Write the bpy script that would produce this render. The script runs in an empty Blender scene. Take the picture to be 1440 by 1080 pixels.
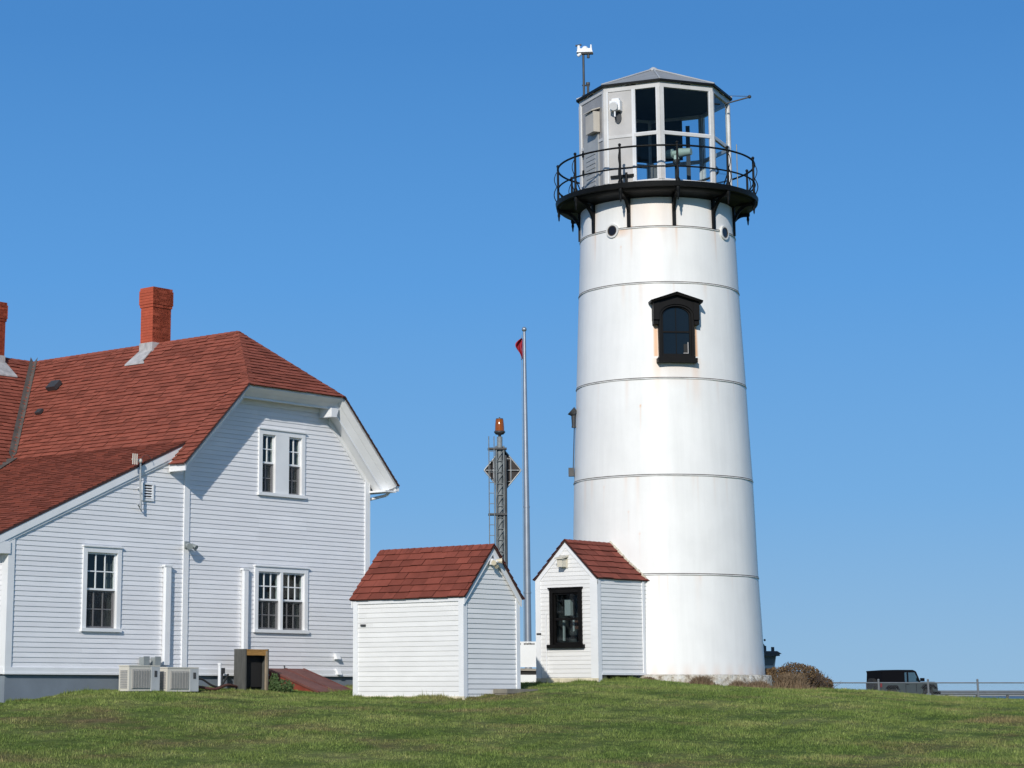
import bpy, math, random
import numpy as np
from mathutils import Vector, Matrix, noise
SC = bpy.context.scene
# ---------------------------------------------------------------- camera
RW, RH = 1440, 1080
FPX, PX0, PY0, HOR = 3150.0, 555.0, 350.0, 972.0
PITCH = math.atan((HOR - PY0) / FPX)
EYE = 1.6
cam_d = bpy.data.cameras.new("camera"); cam = bpy.data.objects.new("camera", cam_d)
SC.collection.objects.link(cam); SC.camera = cam
cam.location = (0, 0, EYE); cam.rotation_euler = (math.pi / 2 + PITCH, 0, 0)
cam_d.sensor_width = 36; cam_d.lens = FPX / RW * 36
cam_d.shift_x = (RW / 2 - PX0) / RW; cam_d.shift_y = (PY0 - RH / 2) / RW
cam_d.clip_start = 0.5; cam_d.clip_end = 200000
# ---------------------------------------------------------------- light
SUN_AZ, SUN_EL = math.radians(13.5), math.radians(25.5)   # the light travels away from the camera, a little to the right
world = bpy.data.worlds.new("World"); SC.world = world; world.use_nodes = True
wn = world.node_tree; wn.nodes.clear()
sky = wn.nodes.new("ShaderNodeTexSky"); sky.sky_type = 'NISHITA'; sky.sun_disc = False
sky.sun_elevation = SUN_EL; sky.sun_rotation = math.pi + SUN_AZ
sky.altitude = 0; sky.air_density = 1.25; sky.dust_density = 0.25; sky.ozone_density = 2.5
bg = wn.nodes.new("ShaderNodeBackground"); bg.inputs[1].default_value = 0.115
wo = wn.nodes.new("ShaderNodeOutputWorld")
# clear sea-side sky: blue down to the horizon; the physical sky takes over higher up
wtc = wn.nodes.new("ShaderNodeTexCoord"); wsx = wn.nodes.new("ShaderNodeSeparateXYZ"); wr = wn.nodes.new("ShaderNodeValToRGB")
wn.links.new(wtc.outputs['Generated'], wsx.inputs[0]); wn.links.new(wsx.outputs['Z'], wr.inputs[0])
SKY = [(0.0, (.285, .475, .680)), (.020, (.262, .462, .690)), (.084, (.172, .400, .720)), (.178, (.105, .325, .700)), (.285, (.066, .240, .580)), (.6, (.040, .150, .420))]
el_ = wr.color_ramp.elements
while len(el_) < len(SKY): el_.new(.5)
for e_, (p_, c_) in zip(el_, SKY): e_.position = p_; e_.color = (*c_, 1)
wm = wn.nodes.new("ShaderNodeMapRange"); wm.inputs['From Min'].default_value = .30; wm.inputs['From Max'].default_value = .62
wn.links.new(wsx.outputs['Z'], wm.inputs['Value'])
bg2 = wn.nodes.new("ShaderNodeBackground"); bg2.inputs[1].default_value = 1.0; wmx = wn.nodes.new("ShaderNodeMixShader")
wn.links.new(wr.outputs[0], bg2.inputs[0]); wn.links.new(sky.outputs[0], bg.inputs[0])
wn.links.new(wm.outputs[0], wmx.inputs[0]); wn.links.new(bg2.outputs[0], wmx.inputs[1]); wn.links.new(bg.outputs[0], wmx.inputs[2])
wn.links.new(wmx.outputs[0], wo.inputs[0])
sd = bpy.data.lights.new("sun", 'SUN'); sun = bpy.data.objects.new("sun", sd); SC.collection.objects.link(sun)
sd.energy = 3.4; sd.angle = math.radians(0.55); sd.color = (1.0, 0.95, 0.87)
dv = Vector((math.sin(SUN_AZ) * math.cos(SUN_EL), math.cos(SUN_AZ) * math.cos(SUN_EL), -math.sin(SUN_EL)))
sun.rotation_euler = dv.to_track_quat('-Z', 'Y').to_euler(); sun.location = (-20, -60, 40)
SC.view_settings.view_transform = 'Standard'; SC.view_settings.look = 'None'
SC.view_settings.exposure = 0.06; SC.view_settings.gamma = 1.0
SC.cycles.max_bounces = 8; SC.cycles.transparent_max_bounces = 16
rnd = random.Random(7)

# ---------------------------------------------------------------- materials
def newmat(name):
    m = bpy.data.materials.new(name); m.use_nodes = True
    nt = m.node_tree; b = nt.nodes["Principled BSDF"]
    return m, nt, b
def coords(nt, scale=(1, 1, 1)):
    tc = nt.nodes.new("ShaderNodeTexCoord"); mp = nt.nodes.new("ShaderNodeMapping")
    mp.inputs['Scale'].default_value = scale
    nt.links.new(tc.outputs['Object'], mp.inputs[0]); return mp.outputs[0]
def noise_n(nt, vec, scale, detail=4, rough=0.55):
    n = nt.nodes.new("ShaderNodeTexNoise"); n.inputs['Scale'].default_value = scale
    n.inputs['Detail'].default_value = detail; n.inputs['Roughness'].default_value = rough
    nt.links.new(vec, n.inputs['Vector']); return n.outputs['Fac']
def ramp(nt, fac, stops):
    r = nt.nodes.new("ShaderNodeValToRGB"); e = r.color_ramp.elements
    while len(e) < len(stops): e.new(0.5)
    for i, (p, c) in enumerate(stops):
        e[i].position = p; e[i].color = (*c, 1) if len(c) == 3 else c
    nt.links.new(fac, r.inputs[0]); return r.outputs[0]
def mixc(nt, fac, a, b, mode='MIX'):
    m = nt.nodes.new("ShaderNodeMix"); m.data_type = 'RGBA'; m.blend_type = mode
    for sock, v in ((0, fac), (6, a), (7, b)):
        if isinstance(v, (int, float)): m.inputs[sock].default_value = v
        elif isinstance(v, tuple): m.inputs[sock].default_value = (*v, 1)
        else: nt.links.new(v, m.inputs[sock])
    return m.outputs[2]
def sc(c, k): return tuple(max(0, min(1, x * k)) for x in c)
def mat(name, col, rough=0.6, var=0.12, vscale=2.0, stretch=(1, 1, 1), bump=0.0, bscale=30, metal=0.0, spec=0.5, tint=0.0, tintcol=None):
    """plain painted / worn surface: colour broken by two scales of noise, optional per-face tint and bump"""
    m, nt, b = newmat(name)
    v = coords(nt, stretch)
    c = ramp(nt, noise_n(nt, v, vscale, 6), [(0.3, sc(col, 1 - var)), (0.7, sc(col, 1 + var * 0.4))])
    if tint:
        at = nt.nodes.new("ShaderNodeAttribute"); at.attribute_name = 'tint'
        c = mixc(nt, at.outputs['Fac'], c, tintcol or sc(col, 1 - tint))
    nt.links.new(c, b.inputs['Base Color'])
    b.inputs['Roughness'].default_value = rough; b.inputs['Metallic'].default_value = metal
    b.inputs['Specular IOR Level'].default_value = spec
    if bump:
        bp = nt.nodes.new("ShaderNodeBump"); bp.inputs['Strength'].default_value = bump; bp.inputs['Distance'].default_value = 0.01
        nt.links.new(noise_n(nt, coords(nt), bscale, 4), bp.inputs['Height']); nt.links.new(bp.outputs[0], b.inputs['Normal'])
    return m
WHITE = mat('white_clapboard_paint', (0.835, 0.835, 0.85), 0.5, 0.07, 1.3, (1, 1, 3), 0.1, 25, tint=0.14)
WHITE2 = mat('warm_white_clapboard_paint', (0.82, 0.815, 0.80), 0.5, 0.07, 1.6, (1, 1, 3), 0.1, 25, tint=0.14)
TRIM = mat('white_trim_paint', (0.81, 0.82, 0.83), 0.45, 0.06, 2.5)
DIRTY = mat('weathered_base_board', (0.70, 0.63, 0.46), 0.7, 0.3, 5)
FOUND = mat('grey_foundation', (0.20, 0.235, 0.275), 0.8, 0.15, 1.5, bump=0.2)
SHING = mat('red_asphalt_shingle', (0.335, 0.096, 0.063), 0.9, 0.14, 1.6, bump=0.5, bscale=90, spec=0.2, tint=0.66)
SHING2 = mat('dark_red_shingle', (0.270, 0.073, 0.050), 0.9, 0.2, 2.6, bump=0.5, bscale=80, spec=0.2, tint=0.66)
UNDER = mat('shingle_underlay', (0.05, 0.018, 0.014), 0.95)
DRIP = mat('dark_drip_edge', (0.05, 0.022, 0.02), 0.8)
LEAD = mat('grey_lead_flashing', (0.50, 0.49, 0.48), 0.5, 0.35, 6)
VALLEY = mat('weathered_valley_metal', (0.125, 0.105, 0.09), 0.7, 0.35, 5)
BRICKR = mat('red_painted_brick', (0.47, 0.095, 0.045), 0.85, 0.2, 7, bump=0.1, bscale=14, tint=0.14)
BLACK = mat('black_iron_paint', (0.007, 0.0075, 0.008), 0.5, 0.3, 6, bump=0.2, spec=0.18)
DARKW = mat('black_window_paint', (0.006, 0.0055, 0.0055), 0.5, 0.3, 8, spec=0.15)
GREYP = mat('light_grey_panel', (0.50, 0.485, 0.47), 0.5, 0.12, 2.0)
GREYF = mat('pale_grey_frame', (0.60, 0.59, 0.575), 0.45, 0.12, 4)
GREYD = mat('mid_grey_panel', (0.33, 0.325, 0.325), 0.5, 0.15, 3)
ROOFG = mat('grey_metal_roof', (0.30, 0.31, 0.32), 0.55, 0.15, 3)
FENCEM = mat('dull_fence_wire', (0.15, 0.17, 0.19), 0.6, 0.2, 5)
STEEL = mat('galvanised_steel', (0.42, 0.44, 0.45), 0.45, 0.25, 5, metal=0.35)
POLE = mat('brushed_aluminium', (0.36, 0.39, 0.43), 0.4, 0.12, 3, metal=0.6)
DARKM = mat('dark_metal', (0.05, 0.052, 0.055), 0.5, 0.3, 6)
MESH = mat('dark_board_back', (0.05, 0.042, 0.04), 0.8, 0.35, 6)
BEIGE = mat('beige_cabinet_paint', (0.62, 0.59, 0.52), 0.5, 0.08, 3)
BEIGED = mat('beige_grille', (0.44, 0.42, 0.385), 0.6, 0.1, 3)
REDP = mat('red_bulkhead_paint', (0.23, 0.048, 0.028), 0.6, 0.3, 4)
REDD = mat('faded_red_hatch_paint', (0.17, 0.062, 0.05), 0.6, 0.3, 3)
WOODO = mat('orange_weathered_wood', (0.42, 0.22, 0.06), 0.7, 0.35, 8, (1, 1, 6))
WOODG = mat('grey_weathered_wood', (0.085, 0.085, 0.078), 0.8, 0.3, 5, (4, 4, 1))
CONC = mat('weathered_concrete', (0.24, 0.22, 0.18), 0.9, 0.3, 4, bump=0.4)
GREYB = mat('grey_enclosure', (0.27, 0.30, 0.30), 0.5, 0.15, 6)
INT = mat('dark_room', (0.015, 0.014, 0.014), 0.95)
INT2 = mat('dim_interior', (0.06, 0.065, 0.07), 0.9)
CURT = mat('grey_curtain', (0.27, 0.27, 0.255), 0.9, 0.3, 3, (12, 12, 1))
MUNG = mat('screen_dimmed_sash', (0.48, 0.47, 0.48), 0.6)  # white sash greyed in the colour for the dimming behind the screen
FLAGM = mat('red_flag_cloth', (0.34, 0.012, 0.03), 0.7, 0.2, 6)
OPTIC = mat('pale_green_lamp_housing', (0.42, 0.50, 0.42), 0.4, 0.1, 6)
RUBBER = mat('black_rubber', (0.02, 0.02, 0.02), 0.8)
def glass(name, dark, op):
    m, nt, b = newmat(name); nt.nodes.remove(b)
    tr = nt.nodes.new("ShaderNodeBsdfTransparent"); tr.inputs[0].default_value = (*dark, 1)
    gl = nt.nodes.new("ShaderNodeBsdfGlossy"); gl.inputs['Roughness'].default_value = 0.03
    fr = nt.nodes.new("ShaderNodeLayerWeight"); fr.inputs[0].default_value = 0.5
    pw = nt.nodes.new("ShaderNodeMath"); pw.operation = 'POWER'; pw.inputs[1].default_value = 5.0; nt.links.new(fr.outputs['Facing'], pw.inputs[0])
    ma = nt.nodes.new("ShaderNodeMath"); ma.operation = 'MULTIPLY_ADD'; ma.inputs[1].default_value = 0.9; ma.inputs[2].default_value = op
    mx = nt.nodes.new("ShaderNodeMixShader")
    nt.links.new(pw.outputs[0], ma.inputs[0]); nt.links.new(ma.outputs[0], mx.inputs[0])
    nt.links.new(tr.outputs[0], mx.inputs[1]); nt.links.new(gl.outputs[0], mx.inputs[2])
    nt.links.new(mx.outputs[0], nt.nodes["Material Output"].inputs[0]); return m
GLASS = glass('window_glass', (0.75, 0.8, 0.8), 0.03)
LGLASS = glass('lantern_glass', (0.80, 0.88, 0.92), 0.02)
TGLASS = glass('teal_car_glass', (0.3, 0.5, 0.5), 0.25)
def screen_mat():
    m, nt, b = newmat('insect_screen'); b.inputs['Base Color'].default_value = (0.03, 0.03, 0.03, 1)
    tr = nt.nodes.new("ShaderNodeBsdfTransparent"); mx = nt.nodes.new("ShaderNodeMixShader"); mx.inputs[0].default_value = 0.25
    nt.links.new(tr.outputs[0], mx.inputs[1]); nt.links.new(b.outputs[0], mx.inputs[2])
    nt.links.new(mx.outputs[0], nt.nodes["Material Output"].inputs[0]); return m
SCREEN = screen_mat()
def amber_mat():
    m, nt, b = newmat('amber_lens'); b.inputs['Base Color'].default_value = (0.42, 0.11, 0.01, 1)
    b.inputs['Roughness'].default_value = 0.15
    try: b.inputs['Transmission Weight'].default_value = 0.35
    except Exception: pass
    return m
AMBER = amber_mat()

# ---------------------------------------------------------------- scene-graph helpers
def tag(o, label=None, cat=None, group=None, kind=None):
    if label: o['label'] = label
    if cat: o['category'] = cat
    if group: o['group'] = group
    if kind: o['kind'] = kind
    return o
def thing(name, label, cat, loc=(0, 0, 0), rz=0.0, group=None):
    o = bpy.data.objects.new(name, None); SC.collection.objects.link(o)
    o.empty_display_size = 0.3; o.location = loc; o.rotation_euler = (0, 0, rz)
    return tag(o, label, cat, group)
class MB:
    def __init__(s): s.v = []; s.f = []; s.t = []; s.sm = []
    def face(s, pts, tint=0.0, smooth=False):
        i = len(s.v); s.v.extend([tuple(p) for p in pts]); s.f.append(tuple(range(i, i + len(pts)))); s.t.append(tint); s.sm.append(smooth)
    def add(s, verts, faces, tint=0.0, smooth=False):
        i = len(s.v); s.v.extend([tuple(p) for p in verts])
        for f in faces: s.f.append(tuple(i + k for k in f)); s.t.append(tint); s.sm.append(smooth)
    def box(s, x0, x1, y0, y1, z0, z1, tint=0.0):
        s.hexa([(x0, y0, z0), (x1, y0, z0), (x1, y1, z0), (x0, y1, z0), (x0, y0, z1), (x1, y0, z1), (x1, y1, z1), (x0, y1, z1)], tint)
    def hexa(s, p, tint=0.0):
        s.add(p, [(3, 2, 1, 0), (4, 5, 6, 7), (0, 1, 5, 4), (1, 2, 6, 5), (2, 3, 7, 6), (3, 0, 4, 7)], tint)
    def fbox(s, O, e1, e2, n, a0, a1, b0, b1, c0, c1, tint=0.0):
        """box in the frame O + a*e1 + b*e2 + c*n"""
        O, e1, e2, n = map(Vector, (O, e1, e2, n))
        P = lambda a, b, c: O + e1 * a + e2 * b + n * c
        s.hexa([P(a0, b0, c0), P(a1, b0, c0), P(a1, b0, c1), P(a0, b0, c1), P(a0, b1, c0), P(a1, b1, c0), P(a1, b1, c1), P(a0, b1, c1)], tint)
    def prism(s, pts, d, tint=0.0):
        """closed polygon pts (3d) swept by the vector d"""
        d = Vector(d); n = len(pts); a = [Vector(p) for p in pts]; b = [p + d for p in a]
        s.add(a + b, [tuple(range(n - 1, -1, -1)), tuple(range(n, 2 * n))] + [(i, (i + 1) % n, n + (i + 1) % n, n + i) for i in range(n)], tint)
    def tube(s, p0, p1, r0, r1=None, n=10, caps=True, tint=0.0, smooth=True):
        r1 = r0 if r1 is None else r1
        p0, p1 = Vector(p0), Vector(p1); d = (p1 - p0).normalized()
        u = d.orthogonal().normalized(); w = d.cross(u)
        vs = []
        for p, r in ((p0, r0), (p1, r1)):
            for k in range(n):
                a = 2 * math.pi * k / n; vs.append(p + (u * math.cos(a) + w * math.sin(a)) * r)
        s.add(vs, [(k, (k + 1) % n, n + (k + 1) % n, n + k) for k in range(n)], tint, smooth)
        if caps: s.add(vs, [tuple(range(n - 1, -1, -1)), tuple(range(n, 2 * n))], tint)
    def path(s, pts, r, n=8, tint=0.0):
        for a, b in zip(pts, pts[1:]):
            s.tube(a, b, r, n=n, tint=tint)
    def lathe(s, prof, n=32, c=(0, 0), smooth=True, close=False, a0=0.0, a1=None, tint=0.0):
        full = a1 is None; a1 = a0 + 2 * math.pi if full else a1
        cols = n if full else n + 1
        vs = []
        for k in range(cols):
            a = a0 + (a1 - a0) * k / n
            for r, z in prof: vs.append((c[0] + r * math.sin(a), c[1] - r * math.cos(a), z))
        m = len(prof); fs = []
        for k in range(n):
            k2 = (k + 1) % cols if full else k + 1
            for j in range(m - 1 + (1 if close else 0)):
                j2 = (j + 1) % m
                fs.append((k * m + j, k2 * m + j, k2 * m + j2, k * m + j2))
        s.add(vs, fs, tint, smooth)
    def ball(s, c, r, n=12, m=8, sz=1.0):
        s_ = [(r * math.sin(math.pi * j / m), c[2] - sz * r * math.cos(math.pi * j / m)) for j in range(m + 1)]
        s_[0] = (0.0005, s_[0][1]); s_[-1] = (0.0005, s_[-1][1])
        s.lathe(s_, n, (c[0], c[1]))
    def build(s, name, m, parent=None, dz=0.0, label=None):
        me = bpy.data.meshes.new(name)
        vs = [(x, y, z - dz) for x, y, z in s.v] if dz else s.v
        me.from_pydata(vs, [], s.f); me.materials.append(m)
        at = me.attributes.new('tint', 'FLOAT', 'FACE'); at.data.foreach_set('value', s.t)
        me.polygons.foreach_set('use_smooth', s.sm); me.update()
        o = bpy.data.objects.new(name, me); SC.collection.objects.link(o)
        if parent: o.parent = parent
        if label: o['label'] = label
        return o
# polygon clipping in the plane
def clip(poly, ax, val, keep_less):
    out = []
    n = len(poly)
    for i in range(n):
        p, q = poly[i], poly[(i + 1) % n]
        ip = (p[ax] <= val + 1e-9) if keep_less else (p[ax] >= val - 1e-9)
        iq = (q[ax] <= val + 1e-9) if keep_less else (q[ax] >= val - 1e-9)
        if ip: out.append(p)
        if ip != iq:
            t = (val - p[ax]) / (q[ax] - p[ax]); r = [p[0] + (q[0] - p[0]) * t, p[1] + (q[1] - p[1]) * t]; r[ax] = val; out.append(tuple(r))
    res = []
    for p in out:
        if not res or abs(p[0] - res[-1][0]) + abs(p[1] - res[-1][1]) > 1e-7: res.append(p)
    if len(res) > 1 and abs(res[0][0] - res[-1][0]) + abs(res[0][1] - res[-1][1]) < 1e-7: res.pop()
    return res if len(res) > 2 else []
def cut_hole(polys, h):
    a0, a1, b0, b1 = h; out = []
    for p in polys:
        l = clip(p, 0, a0, True); l and out.append(l)
        r = clip(p, 0, a1, False); r and out.append(r)
        m = clip(p, 0, a0, False); m = m and clip(m, 0, a1, True)
        if m:
            lo = clip(m, 1, b0, True); lo and out.append(lo)
            hi = clip(m, 1, b1, False); hi and out.append(hi)
    return out
def courses(mb, poly, O, e1, e2, n, exposure, lip, top, b_start=None, tab=None, holes=(), seed=1, jag=0.0, lift=0.0):
    """overlapping boards or shingles as real wedges with a lower lip, in the frame O + a*e1 + b*e2 + h*n"""
    O, e1, e2, n = map(Vector, (O, e1, e2, n)); R = random.Random(seed)
    bmin = min(p[1] for p in poly); bmax = max(p[1] for p in poly)
    b = bmin if b_start is None else b_start
    while b < bmax:
        b0, b1 = b, b + exposure; b = b1
        band = clip(clip(poly, 1, b0, False) or [(0, 0)] * 3, 1, b1, True)
        if not band or len(band) < 3: continue
        pcs = [band]
        for h in holes: pcs = cut_hole(pcs, h)
        if tab:
            new = []
            for pc in pcs:
                a0 = min(p[0] for p in pc); a1 = max(p[0] for p in pc)
                a = a0 - R.random() * tab
                while a < a1:
                    w = tab * R.uniform(0.75, 1.25); q = clip(clip(pc, 0, a, False) or [(0, 0)] * 3, 0, a + w - .008, True); a += w
                    if q and len(q) > 2: new.append(q)
            pcs = new
        else:
            new = []
            for pc in pcs:                      # butt joints between boards
                a0 = min(p[0] for p in pc); a1 = max(p[0] for p in pc); a = a0
                while a < a1:
                    w = R.uniform(1.8, 4.2); q = clip(clip(pc, 0, a, False) or [(0, 0)] * 3, 0, a + w, True); a += w
                    if q and len(q) > 2: new.append(q)
            pcs = new
        for pc in pcs:
            t = .5 * (R.random() ** 1.6) if tab else R.random() * 0.6; tl = (1.0 if R.random() < .65 else .55) if tab else t
            dj = -jag * R.random(); dl = lift * R.random()
            def H(p, dj=dj, dl=dl, b0=b0):
                k = (p[1] - b0) / exposure
                bb = p[1] + (dj if abs(p[1] - b0) < 1e-6 else 0)
                return O + e1 * p[0] + e2 * bb + n * (lip + dl + (top - lip) * k)
            mb.face([H(p) for p in pc], t)
            m = len(pc)
            for i in range(m):
                p, q = pc[i], pc[(i + 1) % m]
                if abs(p[1] - b0) < 1e-6 and abs(q[1] - b0) < 1e-6:
                    P, Q = H(p), H(q); d = lip + dl - top + 0.002
                    mb.face([P, P - n * d, Q - n * d, Q], tl)
                elif tab and abs(p[0] - q[0]) < 1e-6:
                    P, Q = H(p), H(q); mb.face([P, P - n * 0.012, Q - n * 0.012, Q], 1.0)
def panel(mb, poly, O, e1, e2, n, holes=(), h=0.0):
    O, e1, e2, n = map(Vector, (O, e1, e2, n)); pcs = [poly]
    for q in holes: pcs = cut_hole(pcs, q)
    for pc in pcs: mb.face([O + e1 * p[0] + e2 * p[1] + n * h for p in pc])

# ---------------------------------------------------------------- terrain
CP = [(-16, 30, 0), (-6, 30, 0), (4, 30, 0), (14, 30, 0), (26, 30, 0),
      (-16, 36, .42), (-6, 36, .44), (2, 36, .44), (10, 36, .44), (20, 36, .40), (30, 36, .38),
      (-7.4, 43.4, 1.345), (-9.5, 42.2, 1.22), (-5.2, 44.5, 1.55), (-4.4, 46.4, 1.60), (-3, 47.3, 1.60), (-.9, 48.6, 1.59),
      (1.38, 45.4, 1.425), (-.85, 47.4, 1.47), (2.7, 46.9, 1.62), (4.43, 49.4, 1.78), (3.3, 50.6, 1.75), (5.6, 50.6, 1.85), (6.87, 50.5, 1.72),
      (8.6, 51.6, 1.65), (9.9, 51.5, 1.64), (11.6, 50, 1.47), (13.8, 50, 1.385), (18, 50, 1.28), (26, 50, 1.1),
      (-16, 42, 1.1), (-14, 50, 1.4), (3, 56, 1.72), (0, 58, 1.7), (9, 58, 1.55), (15, 58, 1.1), (22, 58, .9), (-12, 60, 1.4), (30, 60, .8)]
_P = np.array(CP, float); _n = len(CP)
def _U(r2): return np.where(r2 > 1e-12, r2 * np.log(np.maximum(r2, 1e-12)), 0)
_A = np.zeros((_n + 3, _n + 3)); _d = ((_P[:, None, :2] - _P[None, :, :2]) ** 2).sum(-1)
_A[:_n, :_n] = _U(_d) + np.eye(_n) * 0.5; _A[:_n, _n] = 1; _A[:_n, _n + 1:] = _P[:, :2]; _A[_n, :_n] = 1; _A[_n + 1:, :_n] = _P[:, :2].T
_W = np.linalg.solve(_A, np.concatenate([_P[:, 2], [0, 0, 0]]))
def sstep(a, b, x):
    t = np.clip((x - a) / (b - a), 0, 1); return t * t * (3 - 2 * t)
def terrain(X, Y):
    X = np.asarray(X, float); Y = np.asarray(Y, float)
    x = np.clip(X, -16, 30); y = np.clip(Y, 30, 60)
    z = np.full(x.shape, _W[_n]) + _W[_n + 1] * x + _W[_n + 2] * y
    for i in range(_n): z = z + _W[i] * _U((x - _P[i, 0]) ** 2 + (y - _P[i, 1]) ** 2)
    z = z * sstep(29.0, 33.0, Y)
    z = z + (0.95 - z) * sstep(60, 84, Y)
    z = z + 0.02 * np.sin(X * 1.7 + Y * .6) * np.sin(Y * 1.3 - X * .4) * sstep(31, 36, Y)
    far = np.maximum(sstep(190, 300, Y), np.maximum(sstep(230, 420, np.abs(X)), sstep(150, 320, -Y)))
    return z - 16 * far
def tz(x, y): return float(terrain(np.array([x]), np.array([y]))[0])

def axis(pts):
    out = []
    for a, b, st in pts: out.extend(np.arange(a, b, st).tolist())
    out.append(pts[-1][1]); return out
gx = axis([(-900, -200, 50), (-200, -40, 10), (-40, -14, 2), (-14, 22, .3), (22, 50, 2), (50, 200, 10), (200, 900, 50)])
gy = axis([(-700, -100, 40), (-100, 26, 6), (26, 62, .3), (62, 110, 2), (110, 320, 8), (320, 900, 60)])
GX, GY = np.meshgrid(gx, gy); GZ = terrain(GX, GY)
nx, ny = len(gx), len(gy)
gm = bpy.data.meshes.new('ground')
gm.from_pydata(np.stack([GX.ravel(), GY.ravel(), GZ.ravel()], 1).tolist(), [],
               [(j * nx + i, j * nx + i + 1, (j + 1) * nx + i + 1, (j + 1) * nx + i) for j in range(ny - 1) for i in range(nx - 1)])
gm.polygons.foreach_set('use_smooth', [True] * len(gm.polygons))
GREEN = [(0.30, (0.108, 0.158, 0.038)), (0.47, (0.152, 0.205, 0.056)), (0.60, (0.200, 0.238, 0.078)), (0.78, (0.275, 0.262, 0.118))]
def grass_color(nt, v, tint=False):
    a = ramp(nt, noise_n(nt, v, 0.85, 5, 0.6), GREEN)
    big = ramp(nt, noise_n(nt, coords(nt, (.5, 1.4, 1)), 0.55, 3, .6), [(0.38, (0.78, 0.87, 0.74)), (0.58, (1.08, 1.05, 1.05))]); a = mixc(nt, 1.0, a, big, 'MULTIPLY')
    vs = coords(nt, (1.0, 1.6, 1.0))
    bfac = ramp(nt, noise_n(nt, vs, 0.33, 4, 0.65), [(0.52, (0, 0, 0)), (0.68, (1, 1, 1))])
    a = mixc(nt, bfac, a, (0.200, 0.165, 0.082))
    f = ramp(nt, noise_n(nt, v, 6.0, 4, 0.7), [(0.3, (0.62,) * 3), (0.7, (1.35,) * 3)])
    a = mixc(nt, 1.0, a, f, 'MULTIPLY')
    return a
def ground_mat():
    m, nt, b = newmat('lawn_soil'); v = coords(nt)
    c = mixc(nt, 1.0, grass_color(nt, v), (0.72, 0.72, 0.72), 'MULTIPLY')
    nt.links.new(c, b.inputs['Base Color']); b.inputs['Roughness'].default_value = 0.95; b.inputs['Specular IOR Level'].default_value = 0.1
    bp = nt.nodes.new("ShaderNodeBump"); bp.inputs['Strength'].default_value = 0.8; bp.inputs['Distance'].default_value = 0.05
    nt.links.new(noise_n(nt, v, 18, 5, 0.7), bp.inputs['Height']); nt.links.new(bp.outputs[0], b.inputs['Normal']); return m
gm.materials.append(ground_mat())
ground = bpy.data.objects.new('ground', gm); SC.collection.objects.link(ground); tag(ground, kind='structure')
def flat(name, x0, x1, y0, y1, z, m):
    mb = MB(); mb.face([(x0, y0, z), (x1, y0, z), (x1, y1, z), (x0, y1, z)]); o = mb.build(name, m); tag(o, kind='structure'); return o
flat('sea', -90000, 90000, -90000, 120000, -10, mat('sea_water', (0.020, 0.045, 0.085), 0.35, 0.2, 0.02))
flat('sand_bar', -9000, 12000, 5200, 8800, -9.4, mat('pale_sand', (0.52, 0.48, 0.40), 0.9, 0.15, 0.004))
rd = MB()
for i in range(-30, 45):     # road behind the hill, laid on the ground
    x0, x1 = i * 4.0, i * 4.0 + 4
    rd.face([(x0, 114.0, tz(x0, 114) + .01), (x1, 114.0, tz(x1, 114) + .01), (x1, 140.0, tz(x1, 140) + .01), (x0, 140.0, tz(x0, 140) + .01)])
tag(rd.build('road', mat('asphalt', (0.06, 0.06, 0.062), 0.9)), kind='structure')

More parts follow.
